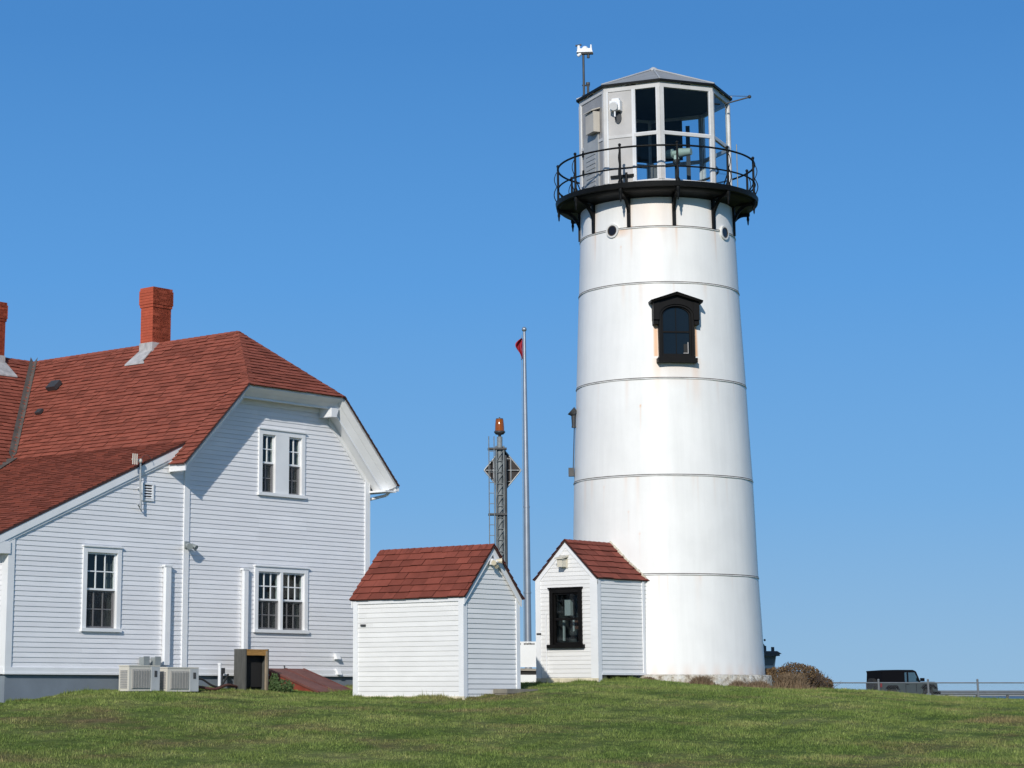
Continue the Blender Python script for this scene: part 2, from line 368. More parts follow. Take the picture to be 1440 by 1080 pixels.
# ---------------------------------------------------------------- lawn blades
def lawn():
    g = np.random.default_rng(3); N = 430000
    X = g.uniform(-10.5, 17.5, N * 2); Y = g.uniform(34.5, 54.0, N * 2)
    keep = (X > -0.185 * Y - .6) & (X < 0.292 * Y + .8)
    W2 = (math.sin(math.radians(41.9)), math.cos(math.radians(41.9)))
    def inside(ox, oy, a0, a1, b0, b1):
        dx, dy = X - ox, Y - oy; a = dx * W2[0] + dy * W2[1]; b = -dx * W2[1] + dy * W2[0]
        return (a > a0) & (a < a1) & (b > b0) & (b < b1)
    keep &= ~inside(-.61, 51.5, -16, .1, -.05, 20) & ~inside(1.379, 45.65, .0, 1.75, .0, 2.98) & ~inside(4.43, 49.59, 0, 3, 0, 1.67)
    keep &= ((X - 6.34) ** 2 + (Y - 53) ** 2 > 2.4 ** 2)
    X, Y = X[keep][:N], Y[keep][:N]
    def edge(ox, oy, ax, ay, bx, by, m):       # uncut tufts against the walls
        t = g.random(m); d = np.abs(g.normal(0, .035, m)) + .02
        a = ax + (bx - ax) * t; b = ay + (by - ay) * t
        if ay == by: b = b - d
        else: a = a - d
        return ox + a * W2[0] - b * W2[1], oy + a * W2[1] + b * W2[0]
    es = [edge(-.61, 51.5, -10.3, 0, 0, 0, 9000), edge(1.379, 45.65, 0, 0, 1.75, 0, 3500), edge(1.379, 45.65, 0, 0, 0, 2.97, 5500), edge(4.43, 49.59, 0, 0, 0, 1.67, 3500), edge(4.43, 49.59, 0, 0, 1.7, 0, 2500)]
    nE = sum(len(e[0]) for e in es)
    X = np.concatenate([X] + [e[0] for e in es]); Y = np.concatenate([Y] + [e[1] for e in es]); n = len(X)
    tall = np.ones(n); tall[-nE:] = g.uniform(.8, 2.0, nE); Z = terrain(X, Y) - .01
    clump = np.sin(X * 2.1 + np.sin(Y * 1.7) * 1.5) * np.sin(Y * 2.6 + np.sin(X * 1.3) * 1.2)
    clump2 = np.sin(X * 7.3 + Y * 3.1) * np.sin(Y * 8.9 - X * 2.2)
    h = g.uniform(.018, .05, n) * (1 + .5 * clump + .35 * clump2); h = np.where(g.random(n) < .015, h * 1.9, h) * tall
    a = g.uniform(0, 2 * math.pi, n); w = g.uniform(.004, .0085, n); lean = g.uniform(0, .035, n); la = g.uniform(0, 2 * math.pi, n)
    V = np.empty((n, 3, 3))
    V[:, 0] = np.stack([X - np.cos(a) * w, Y - np.sin(a) * w, Z], 1)
    V[:, 1] = np.stack([X + np.cos(a) * w, Y + np.sin(a) * w, Z], 1)
    V[:, 2] = np.stack([X + np.cos(la) * lean, Y + np.sin(la) * lean, Z + np.maximum(h, .012)], 1)
    me = bpy.data.meshes.new('grass'); me.vertices.add(n * 3); me.loops.add(n * 3); me.polygons.add(n)
    me.vertices.foreach_set('co', V.ravel()); me.loops.foreach_set('vertex_index', np.arange(n * 3, dtype=np.int32))
    me.polygons.foreach_set('loop_start', np.arange(0, n * 3, 3, dtype=np.int32))
    at = me.attributes.new('tint', 'FLOAT', 'FACE'); at.data.foreach_set('value', g.random(n).astype(np.float32))
    me.update(calc_edges=True)
    m, nt, b = newmat('grass_blades'); v = coords(nt)
    at = nt.nodes.new("ShaderNodeAttribute"); at.attribute_name = 'tint'
    k = ramp(nt, at.outputs['Fac'], [(0, (0.7, 0.75, 0.6)), (0.8, (1.25, 1.22, 1.1)), (1.0, (1.8, 1.6, 1.6))])
    c = mixc(nt, 1.0, grass_color(nt, v), k, 'MULTIPLY')
    nt.links.new(c, b.inputs['Base Color']); b.inputs['Roughness'].default_value = 0.6; b.inputs['Specular IOR Level'].default_value = 0.25
    me.materials.append(m)
    o = bpy.data.objects.new('grass', me); SC.collection.objects.link(o)
    tag(o, 'short green lawn grass with dry yellow patches covering the bank', 'grass', kind='stuff')
lawn()

# ---------------------------------------------------------------- common frame of the three wooden buildings
TH = math.radians(41.9); RZ = math.pi / 2 - TH
WD = (math.sin(TH), math.cos(TH)); MD = (-WD[1], WD[0])
def wp(o, a, b): return (o[0] + WD[0] * a + MD[0] * b, o[1] + WD[1] * a + MD[1] * b)
XA, YA, ZA = Vector((1, 0, 0)), Vector((0, 1, 0)), Vector((0, 0, 1))
FRONT = ((0, 0, 0), (1, 0, 0), (0, 0, 1), (0, -1, 0))       # plane y=0 looking out along -y; a = x, b = z
LEFT = ((0, 0, 0), (0, 1, 0), (0, 0, 1), (-1, 0, 0))        # plane x=0 looking out along -x; a = y, b = z
def shift(fr, off):
    return (tuple(Vector(fr[0]) + Vector(off)),) + fr[1:]

def sash_window(parent, fr, a0, a1, b0, b1, cols, dz, groups=1, mull=0.07, curtain=True, name='window'):
    """double-hung window: casing a0..a1 x b0..b1 on frame fr; children sash, screen, pane, sill, curtain"""
    F = MB(); c = 0.105; P = 0.045
    F.fbox(*fr, a0, a0 + c, b0, b1, -.02, P); F.fbox(*fr, a1 - c, a1, b0, b1, -.02, P)
    F.fbox(*fr, a0 + c, a1 - c, b1 - c, b1, -.02, P - .002)
    F.fbox(*fr, a0 - .02, a1 + .02, b1, b1 + .03, -.02, P + .03)
    ia0, ia1, ib0, ib1 = a0 + c, a1 - c, b0 + .07, b1 - c
    F.fbox(*fr, ia0 - .012, ia0, ib0, ib1, -.12, -.02); F.fbox(*fr, ia1, ia1 + .012, ib0, ib1, -.12, -.02)
    F.fbox(*fr, ia0, ia1, ib1, ib1 + .012, -.12, -.02)
    spans = []
    w = (ia1 - ia0 - mull * (groups - 1)) / groups
    for g in range(groups):
        s0 = ia0 + g * (w + mull); spans.append((s0, s0 + w))
        if g: F.fbox(*fr, s0 - mull, s0, ib0, ib1, -.12, P - .004)
    fo = F.build(name, TRIM, parent, dz)
    S = MB(); S.fbox(*fr, a0 - .02, a1 + .02, b0, b0 + .07, -.12, P + .03); S.build('sill', TRIM, fo, dz)
    mid = (ib0 + ib1) / 2
    for s0, s1 in spans:
        U, L, GU, GLo, SCN, CU, DK = [MB() for _ in range(7)]
        for (mb, y0, y1, d0, d1) in ((U, mid, ib1, -.055, -.02), (L, ib0, mid + .01, -.10, -.065)):
            st = .035
            mb.fbox(*fr, s0, s0 + st, y0, y1, d0, d1); mb.fbox(*fr, s1 - st, s1, y0, y1, d0, d1)
            mb.fbox(*fr, s0 + st, s1 - st, y0, y0 + .04, d0, d1); mb.fbox(*fr, s0 + st, s1 - st, y1 - .035, y1, d0, d1)
            for k in range(1, cols):
                x = s0 + st + (s1 - s0 - 2 * st) * k / cols
                mb.fbox(*fr, x - .011, x + .011, y0 + .04, y1 - .035, d0 + .005, d1 - .003)
            ym = (y0 + y1) / 2; mb.fbox(*fr, s0 + st, s1 - st, ym - .011, ym + .011, d0 + .008, d1 - .006)
            (GU if mb is U else GLo).fbox(*fr, s0 + st, s1 - st, y0 + .04, y1 - .035, d0 + .012, d0 + .015)
        SCN.fbox(*fr, s0, s1, ib0, mid, -.03, -.028)
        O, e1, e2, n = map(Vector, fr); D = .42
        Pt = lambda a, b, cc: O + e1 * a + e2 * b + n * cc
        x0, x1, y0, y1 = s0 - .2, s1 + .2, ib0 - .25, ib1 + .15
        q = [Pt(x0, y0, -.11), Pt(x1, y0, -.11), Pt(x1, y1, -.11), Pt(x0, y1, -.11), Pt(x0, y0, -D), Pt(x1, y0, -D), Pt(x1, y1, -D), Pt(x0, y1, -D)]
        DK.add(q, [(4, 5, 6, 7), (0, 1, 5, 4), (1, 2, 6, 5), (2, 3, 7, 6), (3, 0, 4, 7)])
        if curtain:
            cw = (s1 - s0) * .20; m = 6
            for k in range(m):
                aa, ab = s1 - cw + cw * k / m, s1 - cw + cw * (k + 1) / m; dd = -.15 - .015 * (k % 2); de = -.15 - .015 * ((k + 1) % 2)
                sl = .10 * (1 - k / m)
                CU.face([Pt(aa - .02, ib0, dd), Pt(ab, ib0, de), Pt(ab, ib1, de), Pt(aa + .02, ib1, dd)])
        U.build('sash', TRIM, fo, dz); L.build('sash', MUNG, fo, dz, 'lower sash behind a dark insect screen'); GU.build('pane', GLASS, fo, dz); GLo.build('pane', GLASS, fo, dz)
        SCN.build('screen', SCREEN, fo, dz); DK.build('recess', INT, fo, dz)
        if curtain: CU.build('curtain', CURT, fo, dz)
    return (ia0, ia1, ib0, ib1)

def slab(mb, pts, n, th):
    """roof slab: polygon (3d) thickened downwards along -n"""
    mb.prism(pts, Vector(n) * -th)
def roof_courses(mb, pts, e1, exposure, tab, seed, lip=.036, top=.012, jag=.022, lift=.012):
    """shingles on a sloping polygon; e1 = eave direction"""
    O = Vector(pts[0]); e1 = Vector(e1).normalized()
    n = (Vector(pts[1]) - O).cross(Vector(pts[2]) - O).normalized()
    if n.z < 0: n = -n
    e2 = n.cross(e1); 
    if e2.z < 0: e2 = -e2
    poly = [((Vector(p) - O).dot(e1), (Vector(p) - O).dot(e2)) for p in pts]
    courses(mb, poly, O, e1, e2, n, exposure, lip, top, tab=tab, seed=seed, jag=jag, lift=lift)
    return n

# ================================================================ KEEPER'S HOUSE
HO = (-.61, 51.5); HZ = 1.3
house = thing('keepers_house', 'large white clapboard house with red hipped gable roof and two brick chimneys', 'house', (HO[0], HO[1], HZ), RZ)
RS, RIDGE, EZ = -2.885, 9.60, 6.30          # ridge position across the gable, ridge height, eave height
OV = -.55                                    # overhang plane
sL, sR = -6.22, .385
WL = -10.32                                  # left corner of the saltbox part
wins = [(-8.455, -7.445, 2.77, 4.45, 3, 1, .07), (-3.64, -1.995, 2.84, 4.25, 3, 2, .075), (-3.56, -2.116, 5.79, 7.235, 2, 2, .42)]
holes = [(a + .05, b - .05, c + .03, d - .05) for a, b, c, d, *_ in wins]
WT = 1.955
zlow = lambda s: 9.319 - .03 + .4425 * s     # underside guide of the lower slope
main_poly = [(-5.62, WT + .1), (0, WT + .1), (0, 6.45), (-1.35, 7.88), (-4.42, 7.88), (-5.62, 6.62)]
ext_poly = [(WL, WT + .1), (-5.62, WT + .1), (-5.62, 6.62), (WL, 4.54)]
wall = MB()
for poly, sd_ in ((main_poly, 11), (ext_poly, 12)):
    courses(wall, poly, *FRONT, .098, .018, .003, holes=holes, seed=sd_)
panel(wall, [(WL, 1.95), (0, 1.95), (0, 6.6), (-5.62, 6.6), (WL, 4.5)], *FRONT, holes=holes, h=-.004)
panel(wall, [(-5.62, 6.6), (0, 6.6), (-1.2, 8.0), (-4.5, 8.0)], *FRONT, holes=holes, h=-.004)
# side and rear walls
courses(wall, [(0, WT + .1), (14, WT + .1), (14, 4.40), (0, 4.40)], *shift(LEFT, (WL, 0, 0)), .098, .018, .003, seed=13)
panel(wall, [(0, 1.95), (14, 1.95), (14, 4.5), (0, 4.5)], *shift(LEFT, (WL, 0, 0)), h=-.004)
courses(wall, [(-14, WT + .1), (0, WT + .1), (0, 6.4), (-14, 6.4)], (0, 0, 0), (0, -1, 0), (0, 0, 1), (1, 0, 0), .098, .018, .003, seed=14)
panel(wall, [(-14, 1.95), (0, 1.95), (0, 6.4), (-14, 6.4)], (0, 0, 0), (0, -1, 0), (0, 0, 1), (1, 0, 0), h=-.004)
wall.add([(0, 14, 1), (WL, 14, 1), (WL, 14, 4.5), (0, 14, 6.4), (RS, 14, 9.3)], [(0, 1, 2, 4, 3)])
# cross wing at the left, mostly outside the photograph
WX = -21.6
courses(wall, [(WX, WT + .1), (WL, WT + .1), (WL, 4.75), (WX, 4.75)], (0, 3.9, 0), (1, 0, 0), (0, 0, 1), (0, -1, 0), .098, .018, .003, seed=15)
panel(wall, [(WX, 1.95), (WL, 1.95), (WL, 4.75), (WX, 4.75)], (0, 3.9, 0), (1, 0, 0), (0, 0, 1), (0, -1, 0), h=-.004)
courses(wall, [(3.9, WT + .1), (13.3, WT + .1), (13.3, 4.8), (8.62, 9.3), (3.9, 4.75)], *shift(LEFT, (WX, 0, 0)), .098, .018, .003, seed=16)
panel(wall, [(3.9, 1.95), (13.3, 1.95), (13.3, 4.8), (8.62, 9.4), (3.9, 4.75)], *shift(LEFT, (WX, 0, 0)), h=-.004)
wall.build('wall', WHITE, house, HZ)
fnd = MB()
fnd.box(WL + .02, -.02, .012, 14, .6, WT - .005)
fnd.box(WX + .02, WL + .02, 3.915, 13.3, .6, WT - .005); fnd.build('foundation', FOUND, house, HZ)
tr = MB()                                     # corner boards, water table, rake and frieze boards
for a0, a1, b1 in ((WL - .03, WL + .13, 4.56), (-5.74, -5.59, 6.55), (-.13, .03, 6.42)):
    cb_ = MB(); cb_.box(a0, a1, -.04, .0, WT + .1, b1)
    if a0 < WL: cb_.box(WL - .03, WL - .0, .0, .14, WT + .1, 4.56)
    if a1 > 0: cb_.box(.0, .03, .0, .14, WT + .1, 6.4)
    cb_.build('corner_board', TRIM, house, HZ)
tr.box(WL - .03, .03, -.045, .0, WT - .02, WT + .10); tr.box(WL - .045, .045, -.062, -.0, WT - .035, WT - .0)
tr.box(WL - .045, WL, 0, 14, WT - .03, WT + .1)
tr.build('water_table', TRIM, house, HZ); tr = MB()
P3 = lambda s, y, z: Vector((s, y, z))
def board(p, q, w, y0, y1):     # board on the front wall, w metres tall below the line p-q
    tr.hexa([P3(p[0], y0, p[1] - w), P3(q[0], y0, q[1] - w), P3(q[0], y1, q[1] - w), P3(p[0], y1, p[1] - w), P3(p[0], y0, p[1]), P3(q[0], y0, q[1]), P3(q[0], y1, q[1]), P3(p[0], y1, p[1])])
board((-.02, 6.45), (-1.35, 7.80), .26, -.036, -.002); board((-4.42, 7.80), (-5.60, 6.60), .26, -.036, -.002)
board((-4.35, 7.90), (-1.42, 7.90), .16, -.034, -.002)
tr.build('frieze_board', TRIM, house, HZ)
# roof ------------------------------------------------------------------
def up(s, y): return P3(s, y, RIDGE - (RS - s if s < RS else 1.03 * (s - RS)))
hl, hr = up(-4.40, OV), up(-1.414, OV); hr.z = hl.z
Rn, Rf = P3(RS, 1.37, RIDGE), P3(RS, 14.2, RIDGE)
roof = MB()
polyL = [up(sL, OV), up(sL, -.13), P3(-5.72, -.13, up(-5.72, 0).z), up(-5.72, 14), Rf, Rn, hl]
cornice = MB()
T1 = .05
nL = Vector((-1, 0, 1)).normalized(); nR = Vector((1.03, 0, 1)).normalized()
slab(cornice, [up(sL, OV), up(sL, -.13), up(sL, .35), up(-5.3, .35), up(-5.3, 14), Rf, Rn, hl], nL, T1)
slab(cornice, [up(sR, OV), hr, Rn, Rf, up(sR, 14.2)], nR, T1)
nH = (hr - hl).cross(Rn - hl).normalized(); nH = nH if nH.z > 0 else -nH
slab(cornice, [hl, hr, Rn], nH, T1)
# moulded overhang of the gable: crown in two steps, a thin fillet, then the soffit back to the wall
PROF = [(OV, .0), (OV, .055), (OV + .11, .125), (OV + .13, .125), (OV + .25, .222), (OV + .25, .262), (OV + .28, .262), (OV + .28, .235), (.0, .235)]
def off4(y, d):
    return [P3(sL + .707 * d, y, up(sL, 0).z - .707 * d), P3(hl.x + .414 * d, y, hl.z - d), P3(hr.x - .414 * d, y, hl.z - d), P3(sR - .707 * d, y, up(sR, 0).z - .707 * d)]
rows = [off4(y, d) for y, d in PROF]
for r0, r1 in zip(rows, rows[1:]):
    for i in range(3): cornice.face([r0[i], r0[i + 1], r1[i + 1], r1[i]])
cornice.face([r[0] for r in rows] + [P3(sL, 0, up(sL, 0).z)]); cornice.face([r[3] for r in rows] + [P3(sR, 0, up(sR, 0).z)])
cornice.hexa([P3(-1.66, OV + .14, 7.64), P3(-1.50, OV + .14, 7.64), P3(-1.50, -.03, 7.64), P3(-1.66, -.03, 7.64), P3(-1.66, OV + .14, 7.84), P3(-1.42, OV + .14, 7.84), P3(-1.42, -.03, 7.84), P3(-1.66, -.03, 7.84)])
# boxed eave end on the left
cornice.box(sL + .01, sL + .04, OV + .005, -.05, 6.10, 6.27); cornice.box(sL + .02, -6.02, OV + .22, -.05, 6.12, 6.15)
cornice.box(.0, sR - .02, OV + .01, 13, 6.06, 6.10)
cornice.build('cornice', TRIM, house, HZ)
# lower (saltbox) slope
zl = lambda s: 9.319 - .03 + .4425 * s
lowp = [P3(-5.70, -.075, zl(-5.70)), P3(-10.75, -.075, zl(-10.75)), P3(-10.75, 14, zl(-10.75)), P3(-5.70, 14, zl(-5.70))]
nLow = Vector((-.4425, 0, 1)).normalized()
ecorn = MB(); slab(ecorn, [p - nLow * .025 for p in lowp], nLow, .15)
ecorn.box(-10.66, WL, -.07, .12, 4.22, 4.45); ecorn.box(-10.60, -10.57, -.06, 14, 4.30, 4.52)
ecorn.hexa([P3(-10.6, -.05, 4.35), P3(-5.72, -.05, 6.51), P3(-5.72, 0, 6.51), P3(-10.6, 0, 4.35), P3(-10.6, -.05, 4.55), P3(-5.72, -.05, 6.72), P3(-5.72, 0, 6.72), P3(-10.6, 0, 4.55)])
ecorn.build('rake_board', TRIM, house, HZ)
sh = MB()
roof_courses(sh, [up(sL - .03, OV - .03), up(sL - .03, -.10), up(RS, -.10), up(RS, -.10), Rn, hl + P3(-.02, -.03, 0)][:2] + [up(-5.72, -.10), up(-4.0, -.10), P3(-4.40, OV - .03, hl.z + .0)], (0, 1, 0), .135, .28, 21)
roof_courses(sh, [P3(-5.72, -.10, up(-5.72, 0).z), up(-5.72, 14), Rf, Rn, up(-4.0, -.10)], (0, 1, 0), .135, .28, 22)
roof_courses(sh, [hl + P3(0, -.03, -.02), hr + P3(0, -.03, -.02), Rn], (1, 0, 0), .135, .28, 23)
roof_courses(sh, [up(sR + .03, OV - .03), P3(-1.414, OV - .03, hr.z), Rn, Rf, up(sR + .03, 14.2)], (0, 1, 0), .135, .28, 24)
roof_courses(sh, lowp[:], (0, 1, 0), .135, .28, 25)
sh.face([p + nLow * .004 for p in lowp])
# cross wing roof: ridge runs left from the end of the main ridge
JY = 8.62; KW = 1.0
cw = [P3(-22, JY, RIDGE), P3(RS, JY, RIDGE), P3(RS, JY - 5.2, RIDGE - 5.2 * KW), P3(-22, JY - 5.2, RIDGE - 5.2 * KW)]
roof_courses(sh, cw, (1, 0, 0), .135, .28, 26)
cw2 = [P3(-22, JY, RIDGE), P3(RS, JY, RIDGE), P3(RS, 14.2, RIDGE - 5), P3(-22, 14.2, RIDGE - 5)]
sh.face(cw2); sh.face([p - P3(0, 0, .02) for p in cw])
sh.build('roof_shingles', SHING, house, HZ)
cp = MB()                                      # hip and ridge caps, tab by tab
def cap(mb, p, q, n1, n2, w=.13, step=.2, seed=5):
    R = random.Random(seed); d = (q - p); L = d.length; d.normalize()
    a1 = d.cross(n1).normalized(); a2 = d.cross(n2).normalized()
    if a1.dot(n2) > 0: a1 = -a1
    if a2.dot(n1) > 0: a2 = -a2
    t = 0
    while t < L:
        o = p + d * t; e = p + d * min(L, t + step * 1.1); h0, h1 = .040, .030; m = (n1 + n2).normalized()
        tt = .5 * R.random() ** 1.5
        mb.face([o + m * h0, e + m * h1, e + a1 * w + n1 * (h1 - .004), o + a1 * w + n1 * h0], tt)
        mb.face([o + m * h0, e + m * h1, e + a2 * w + n2 * (h1 - .004), o + a2 * w + n2 * h0], tt)
        mb.face([o + m * h0, o + a1 * w + n1 * h0, o + a1 * w + n1 * .01, o + m * .02], 1); mb.face([o + m * h0, o + a2 * w + n2 * h0, o + a2 * w + n2 * .01, o + m * .02], 1)
        for a_, n_ in ((a1, n1), (a2, n2)):
            A_, B_ = o + a_ * w + n_ * h0, e + a_ * w + n_ * (h1 - .004); mb.face([A_, B_, B_ + a_ * .012 - n_ * .028, A_ + a_ * .012 - n_ * .028], 1.0)
        t += step
cap(cp, hl.copy(), Rn.copy(), nL, nH, seed=1); cap(cp, hr.copy(), Rn.copy(), nR, nH, seed=2)
cap(cp, P3(RS, JY, RIDGE), Rn.copy(), nL, nR, seed=3); cap(cp, P3(-22, JY, RIDGE), P3(RS, JY, RIDGE), Vector((0, -1, 1)).normalized(), Vector((0, 1, 1)).normalized(), seed=4)
cp.build('ridge_cap', SHING, house, HZ)
de = MB()                                      # dark drip edge
def edge(p, q, dn=.03, out=(0, -.012, 0)):
    o = Vector(out); de.prism([p + o, q + o, q + o - P3(0, 0, dn), p + o - P3(0, 0, dn)], o * -1.5)
edge(up(sL - .03, OV - .03) + P3(0, 0, .03), P3(-4.40, OV - .03, hl.z + .03)); edge(P3(-4.40, OV - .03, hl.z + .02), P3(-1.414, OV - .03, hr.z + .02))
edge(P3(-1.414, OV - .03, hr.z + .03), up(sR + .03, OV - .03) + P3(0, 0, .03), .045)
edge(lowp[0] + P3(0, 0, .02), lowp[1] + P3(0, 0, .02), .045)
de.build('drip_edge', DRIP, house, HZ)
va = MB(); J = P3(RS, JY, RIDGE); dvv = P3(-1, -1, -1)
for a_, b_ in (((0, .0), (2.85, 0)), ):
    p, q = J + dvv * .05, J + dvv * 2.84; nC = Vector((0, -1, 1)).normalized()
    va.face([p + P3(0, 0, .05), p + P3(.16, 0, .16) + nL * .05 - P3(0, 0, .0), q + P3(.16, 0, .16) + nL * .05, q + P3(0, 0, .05)])
    va.face([p + P3(0, 0, .05), p + P3(0, .16, .16) + nC * .05, q + P3(0, .16, .16) + nC * .05, q + P3(0, 0, .05)])
q = J + dvv * 2.84; d2 = P3(-1, -.4425, -.4425)
va.face([q + P3(0, 0, .06), q + P3(0, .16, .14), q + d2 * 5 + P3(0, .16, .14), q + d2 * 5 + P3(0, 0, .06)]); va.face([q + P3(0, 0, .06), q + P3(0, -.2, .06), q + d2 * 5 + P3(0, -.2, .06), q + d2 * 5 + P3(0, 0, .06)])
va.build('valley_flashing', VALLEY, house, HZ)
def chimney(s0, s1, y0, y1, zb, zt, seed):
    R = random.Random(seed); mb = MB(); zc = zb; h = .068
    mb.box(s0 + .003, s1 - .003, y0 + .003, y1 - .003, zb, zt)
    k = 0
    while zc < zt - .005:
        o = 0.0
        if zc > zt - .42: o = .035
        if zc > zt - .10: o = .02
        if zt - .50 < zc <= zt - .42: o = .02
        x0, x1, Y0, Y1 = s0 - o, s1 + o, y0 - o, y1 + o; bl = .21
        a = x0 + (bl / 2 if k % 2 else 0) - bl
        while a < x1:
            u0, u1 = max(a, x0), min(a + bl - .005, x1)
            if u1 > u0 + .01: mb.box(u0, u1, Y0, Y1, zc, zc + h - .005, R.random() ** 2)
            a += bl
        a = Y0 + (bl / 2 if k % 2 else 0) - bl
        while a < Y1:
            u0, u1 = max(a, Y0), min(a + bl - .005, Y1)
            if u1 > u0 + .01: mb.box(x0 - .003, x1 + .003, u0, u1, zc + .001, zc + h - .006, R.random() ** 2)
            a += bl
        zc += h; k += 1
    ch = mb.build('chimney', BRICKR, house, HZ, 'square chimney of bright red painted brick')
    fl = MB(); e = .018
    fl.box(s0 - e, s1 + e, y0 - e, y1 + e, zb, zt - (1.30 if seed == 1 else 1.30)); fl.build('flashing', LEAD, ch, HZ)
    cw_ = MB(); cw_.box(s0 + .06, s1 - .06, y0 + .05, y1 - .05, zt, zt + .03); cw_.build('chimney_cap', LEAD, ch, HZ)
    fl = MB()
    if seed == 1:
        fl.prism([P3(s0 - .36, y0 - .13, RIDGE - (RS - s0 + .36) + .06), P3(s0 - .30, y0 - .02, RIDGE - (RS - s0 + .30) + .06), P3(s0 + .02, y0 - .01, RIDGE - (RS - s0) + .08), P3(s0 + .02, y1 + .01, RIDGE - (RS - s0) + .08), P3(s0 - .36, y1 + .13, RIDGE - (RS - s0 + .36) + .06)], (0, 0, .03))
    else:
        zz_ = RIDGE - (JY - y0)
        fl.prism([P3(s0 - .05, y0 - .36, zz_ - .36 + .06), P3(s1 + .14, y0 - .36, zz_ - .36 + .06), P3(s1 + .05, y0 + .02, zz_ + .08), P3(s0 - .05, y0 + .02, zz_ + .08)], (0, 0, .03))
    fl.build('apron_flashing', LEAD, ch, HZ)
chimney(-3.12, -2.55, 4.00, 4.42, 8.9, 10.92, 1)
chimney(-4.56, -3.99, 8.40, 8.82, 8.5, 10.93, 2)
for (yy, d, w_) in ((6.62, .92, .16), (6.3, 1.62, .09)):       # box vents on the left slope
    mb = MB(); c_ = up(RS - d, yy) + nL * .05; e2 = Vector((1, 0, 1)).normalized()
    mb.fbox(c_, (0, 1, 0), e2, nL, -w_, w_, -w_ * .8, w_ * .8, 0, w_ * .7); mb.build('roof_vent', DARKM, house, HZ)
for i, (a, b, c, d, cols, gr, mul) in enumerate(wins):
    sash_window(house, FRONT, a, b, c, d, cols, HZ, groups=gr, mull=mul)
# louvre vent
mb = MB(); mb.box(-6.93, -6.88, -.05, 0, 5.46, 5.83); mb.box(-6.66, -6.61, -.05, 0, 5.46, 5.83); mb.box(-6.88, -6.66, -.05, 0, 5.79, 5.83); mb.box(-6.88, -6.66, -.05, 0, 5.46, 5.50)
for k in range(5): z = 5.53 + k * .055; mb.hexa([(-6.88, -.045, z - .02), (-6.66, -.045, z - .02), (-6.66, -.005, z + .02), (-6.88, -.005, z + .02), (-6.88, -.045, z - .008), (-6.66, -.045, z - .008), (-6.66, -.005, z + .032), (-6.88, -.005, z + .032)])
lv = mb.build('louvre_vent', TRIM, house, HZ); mb = MB(); mb.box(-6.88, -6.66, -.028, -.020, 5.50, 5.79); mb.build('backing', INT, lv, HZ)
# pipe chases
for (a, b, c, d) in ((-6.32, -6.12, 2.13, 4.17), (-4.06, -3.88, 2.48, 4.19)):
    mb = MB(); mb.prism([(a + .03, -.025, c), (a, -.09, c), (a + .03, -.12, c), (b - .03, -.12, c), (b, -.09, c), (b - .03, -.025, c)], (0, 0, d - c - .04))
    mb.box(a - .01, b + .01, -.13, -.025, d - .04, d); mb.build('pipe_cover', TRIM, house, HZ)
# flood light on the seam board
mb = MB(); mb.box(-5.73, -5.60, -.07, -.04, 4.54, 4.68); mb.tube((-5.665, -.07, 4.61), (-5.665, -.16, 4.60), .02); fl_ = mb.build('wall_light', GREYB, house, HZ)
mb = MB(); mb.tube((-5.72, -.13, 4.60), (-5.78, -.27, 4.56), .045, .07); mb.tube((-5.60, -.12, 4.60), (-5.57, -.24, 4.54), .045, .06); mb.build('lamp_head', GREYB, fl_, HZ)
# dryer vents
for s_, z_ in ((-1.07, 2.36), (-1.03, 2.02)):
    mb = MB(); mb.box(s_ - .07, s_ + .07, -.05, -.02, z_ - .07, z_ + .07)
    mb.hexa([(s_ - .06, -.13, z_ - .06), (s_ + .06, -.13, z_ - .06), (s_ + .06, -.05, z_ - .06), (s_ - .06, -.05, z_ - .06), (s_ - .06, -.07, z_ + .06), (s_ + .06, -.07, z_ + .06), (s_ + .06, -.05, z_ + .06), (s_ - .06, -.05, z_ + .06)])
    mb.build('wall_vent', TRIM, house, HZ)
# gutter and its outlet on the right eave, gutter on the left eave
mb = MB(); mb.box(sR + .0, sR + .12, OV + .05, 13, 6.10, 6.20); mb.path([(sR + .06, OV + .3, 6.10), (sR + .02, OV + .35, 6.02), (.08, -.04 + .2, 5.90)], .035)
mb.build('gutter', TRIM, house, HZ)
mb = MB(); mb.box(-10.86, -10.74, -.12, 13, 4.42, 4.52); mb.path([(-10.80, .1, 4.42), (-10.63, .2, 4.30), (-10.40, .35, 4.12), (-10.40, .35, 1.9)], .04); mb.build('gutter', TRIM, house, HZ)

# ---- things beside / on the house
# aerial
o_ = wp(HO, -7.05, -.14)
ant = thing('tv_aerial', 'thin grey aerial mast with short cream elements fixed to the upper house wall', 'aerial', (o_[0], o_[1], 5.28), RZ)
mb = MB(); mb.tube((0, 0, 0), (-.06, -.02, 1.02), .022); mb.build('mast', STEEL, ant)
for a_, b_ in (((-.10, -.02, .08), (.12, .11, -.04)), ((-.08, 0, .42), (.03, .12, .40))): mb = MB(); mb.tube(a_, b_, .014); mb.build('bracket', STEEL, ant)
mb = MB()
for k in range(3): mb.tube((-.22 - k * .055, -.10, .88), (-.22 - k * .055, -.10, 1.10), .013)
mb.tube((-.06, -.02, .98), (-.36, -.10, .98), .010); mb.build('element', BEIGE, ant)
mb = MB(); mb.ball((-.075, -.03, .97), .05); mb.build('junction', BEIGE, ant)
mb = MB(); mb.path([(-.05 + .13 * math.cos(t_) + .16, -.02, 1.0 + .11 * math.sin(t_)) for t_ in [math.pi - k * math.pi / 8 for k in range(9)]], .006, 5); mb.build('cable', DARKM, ant)

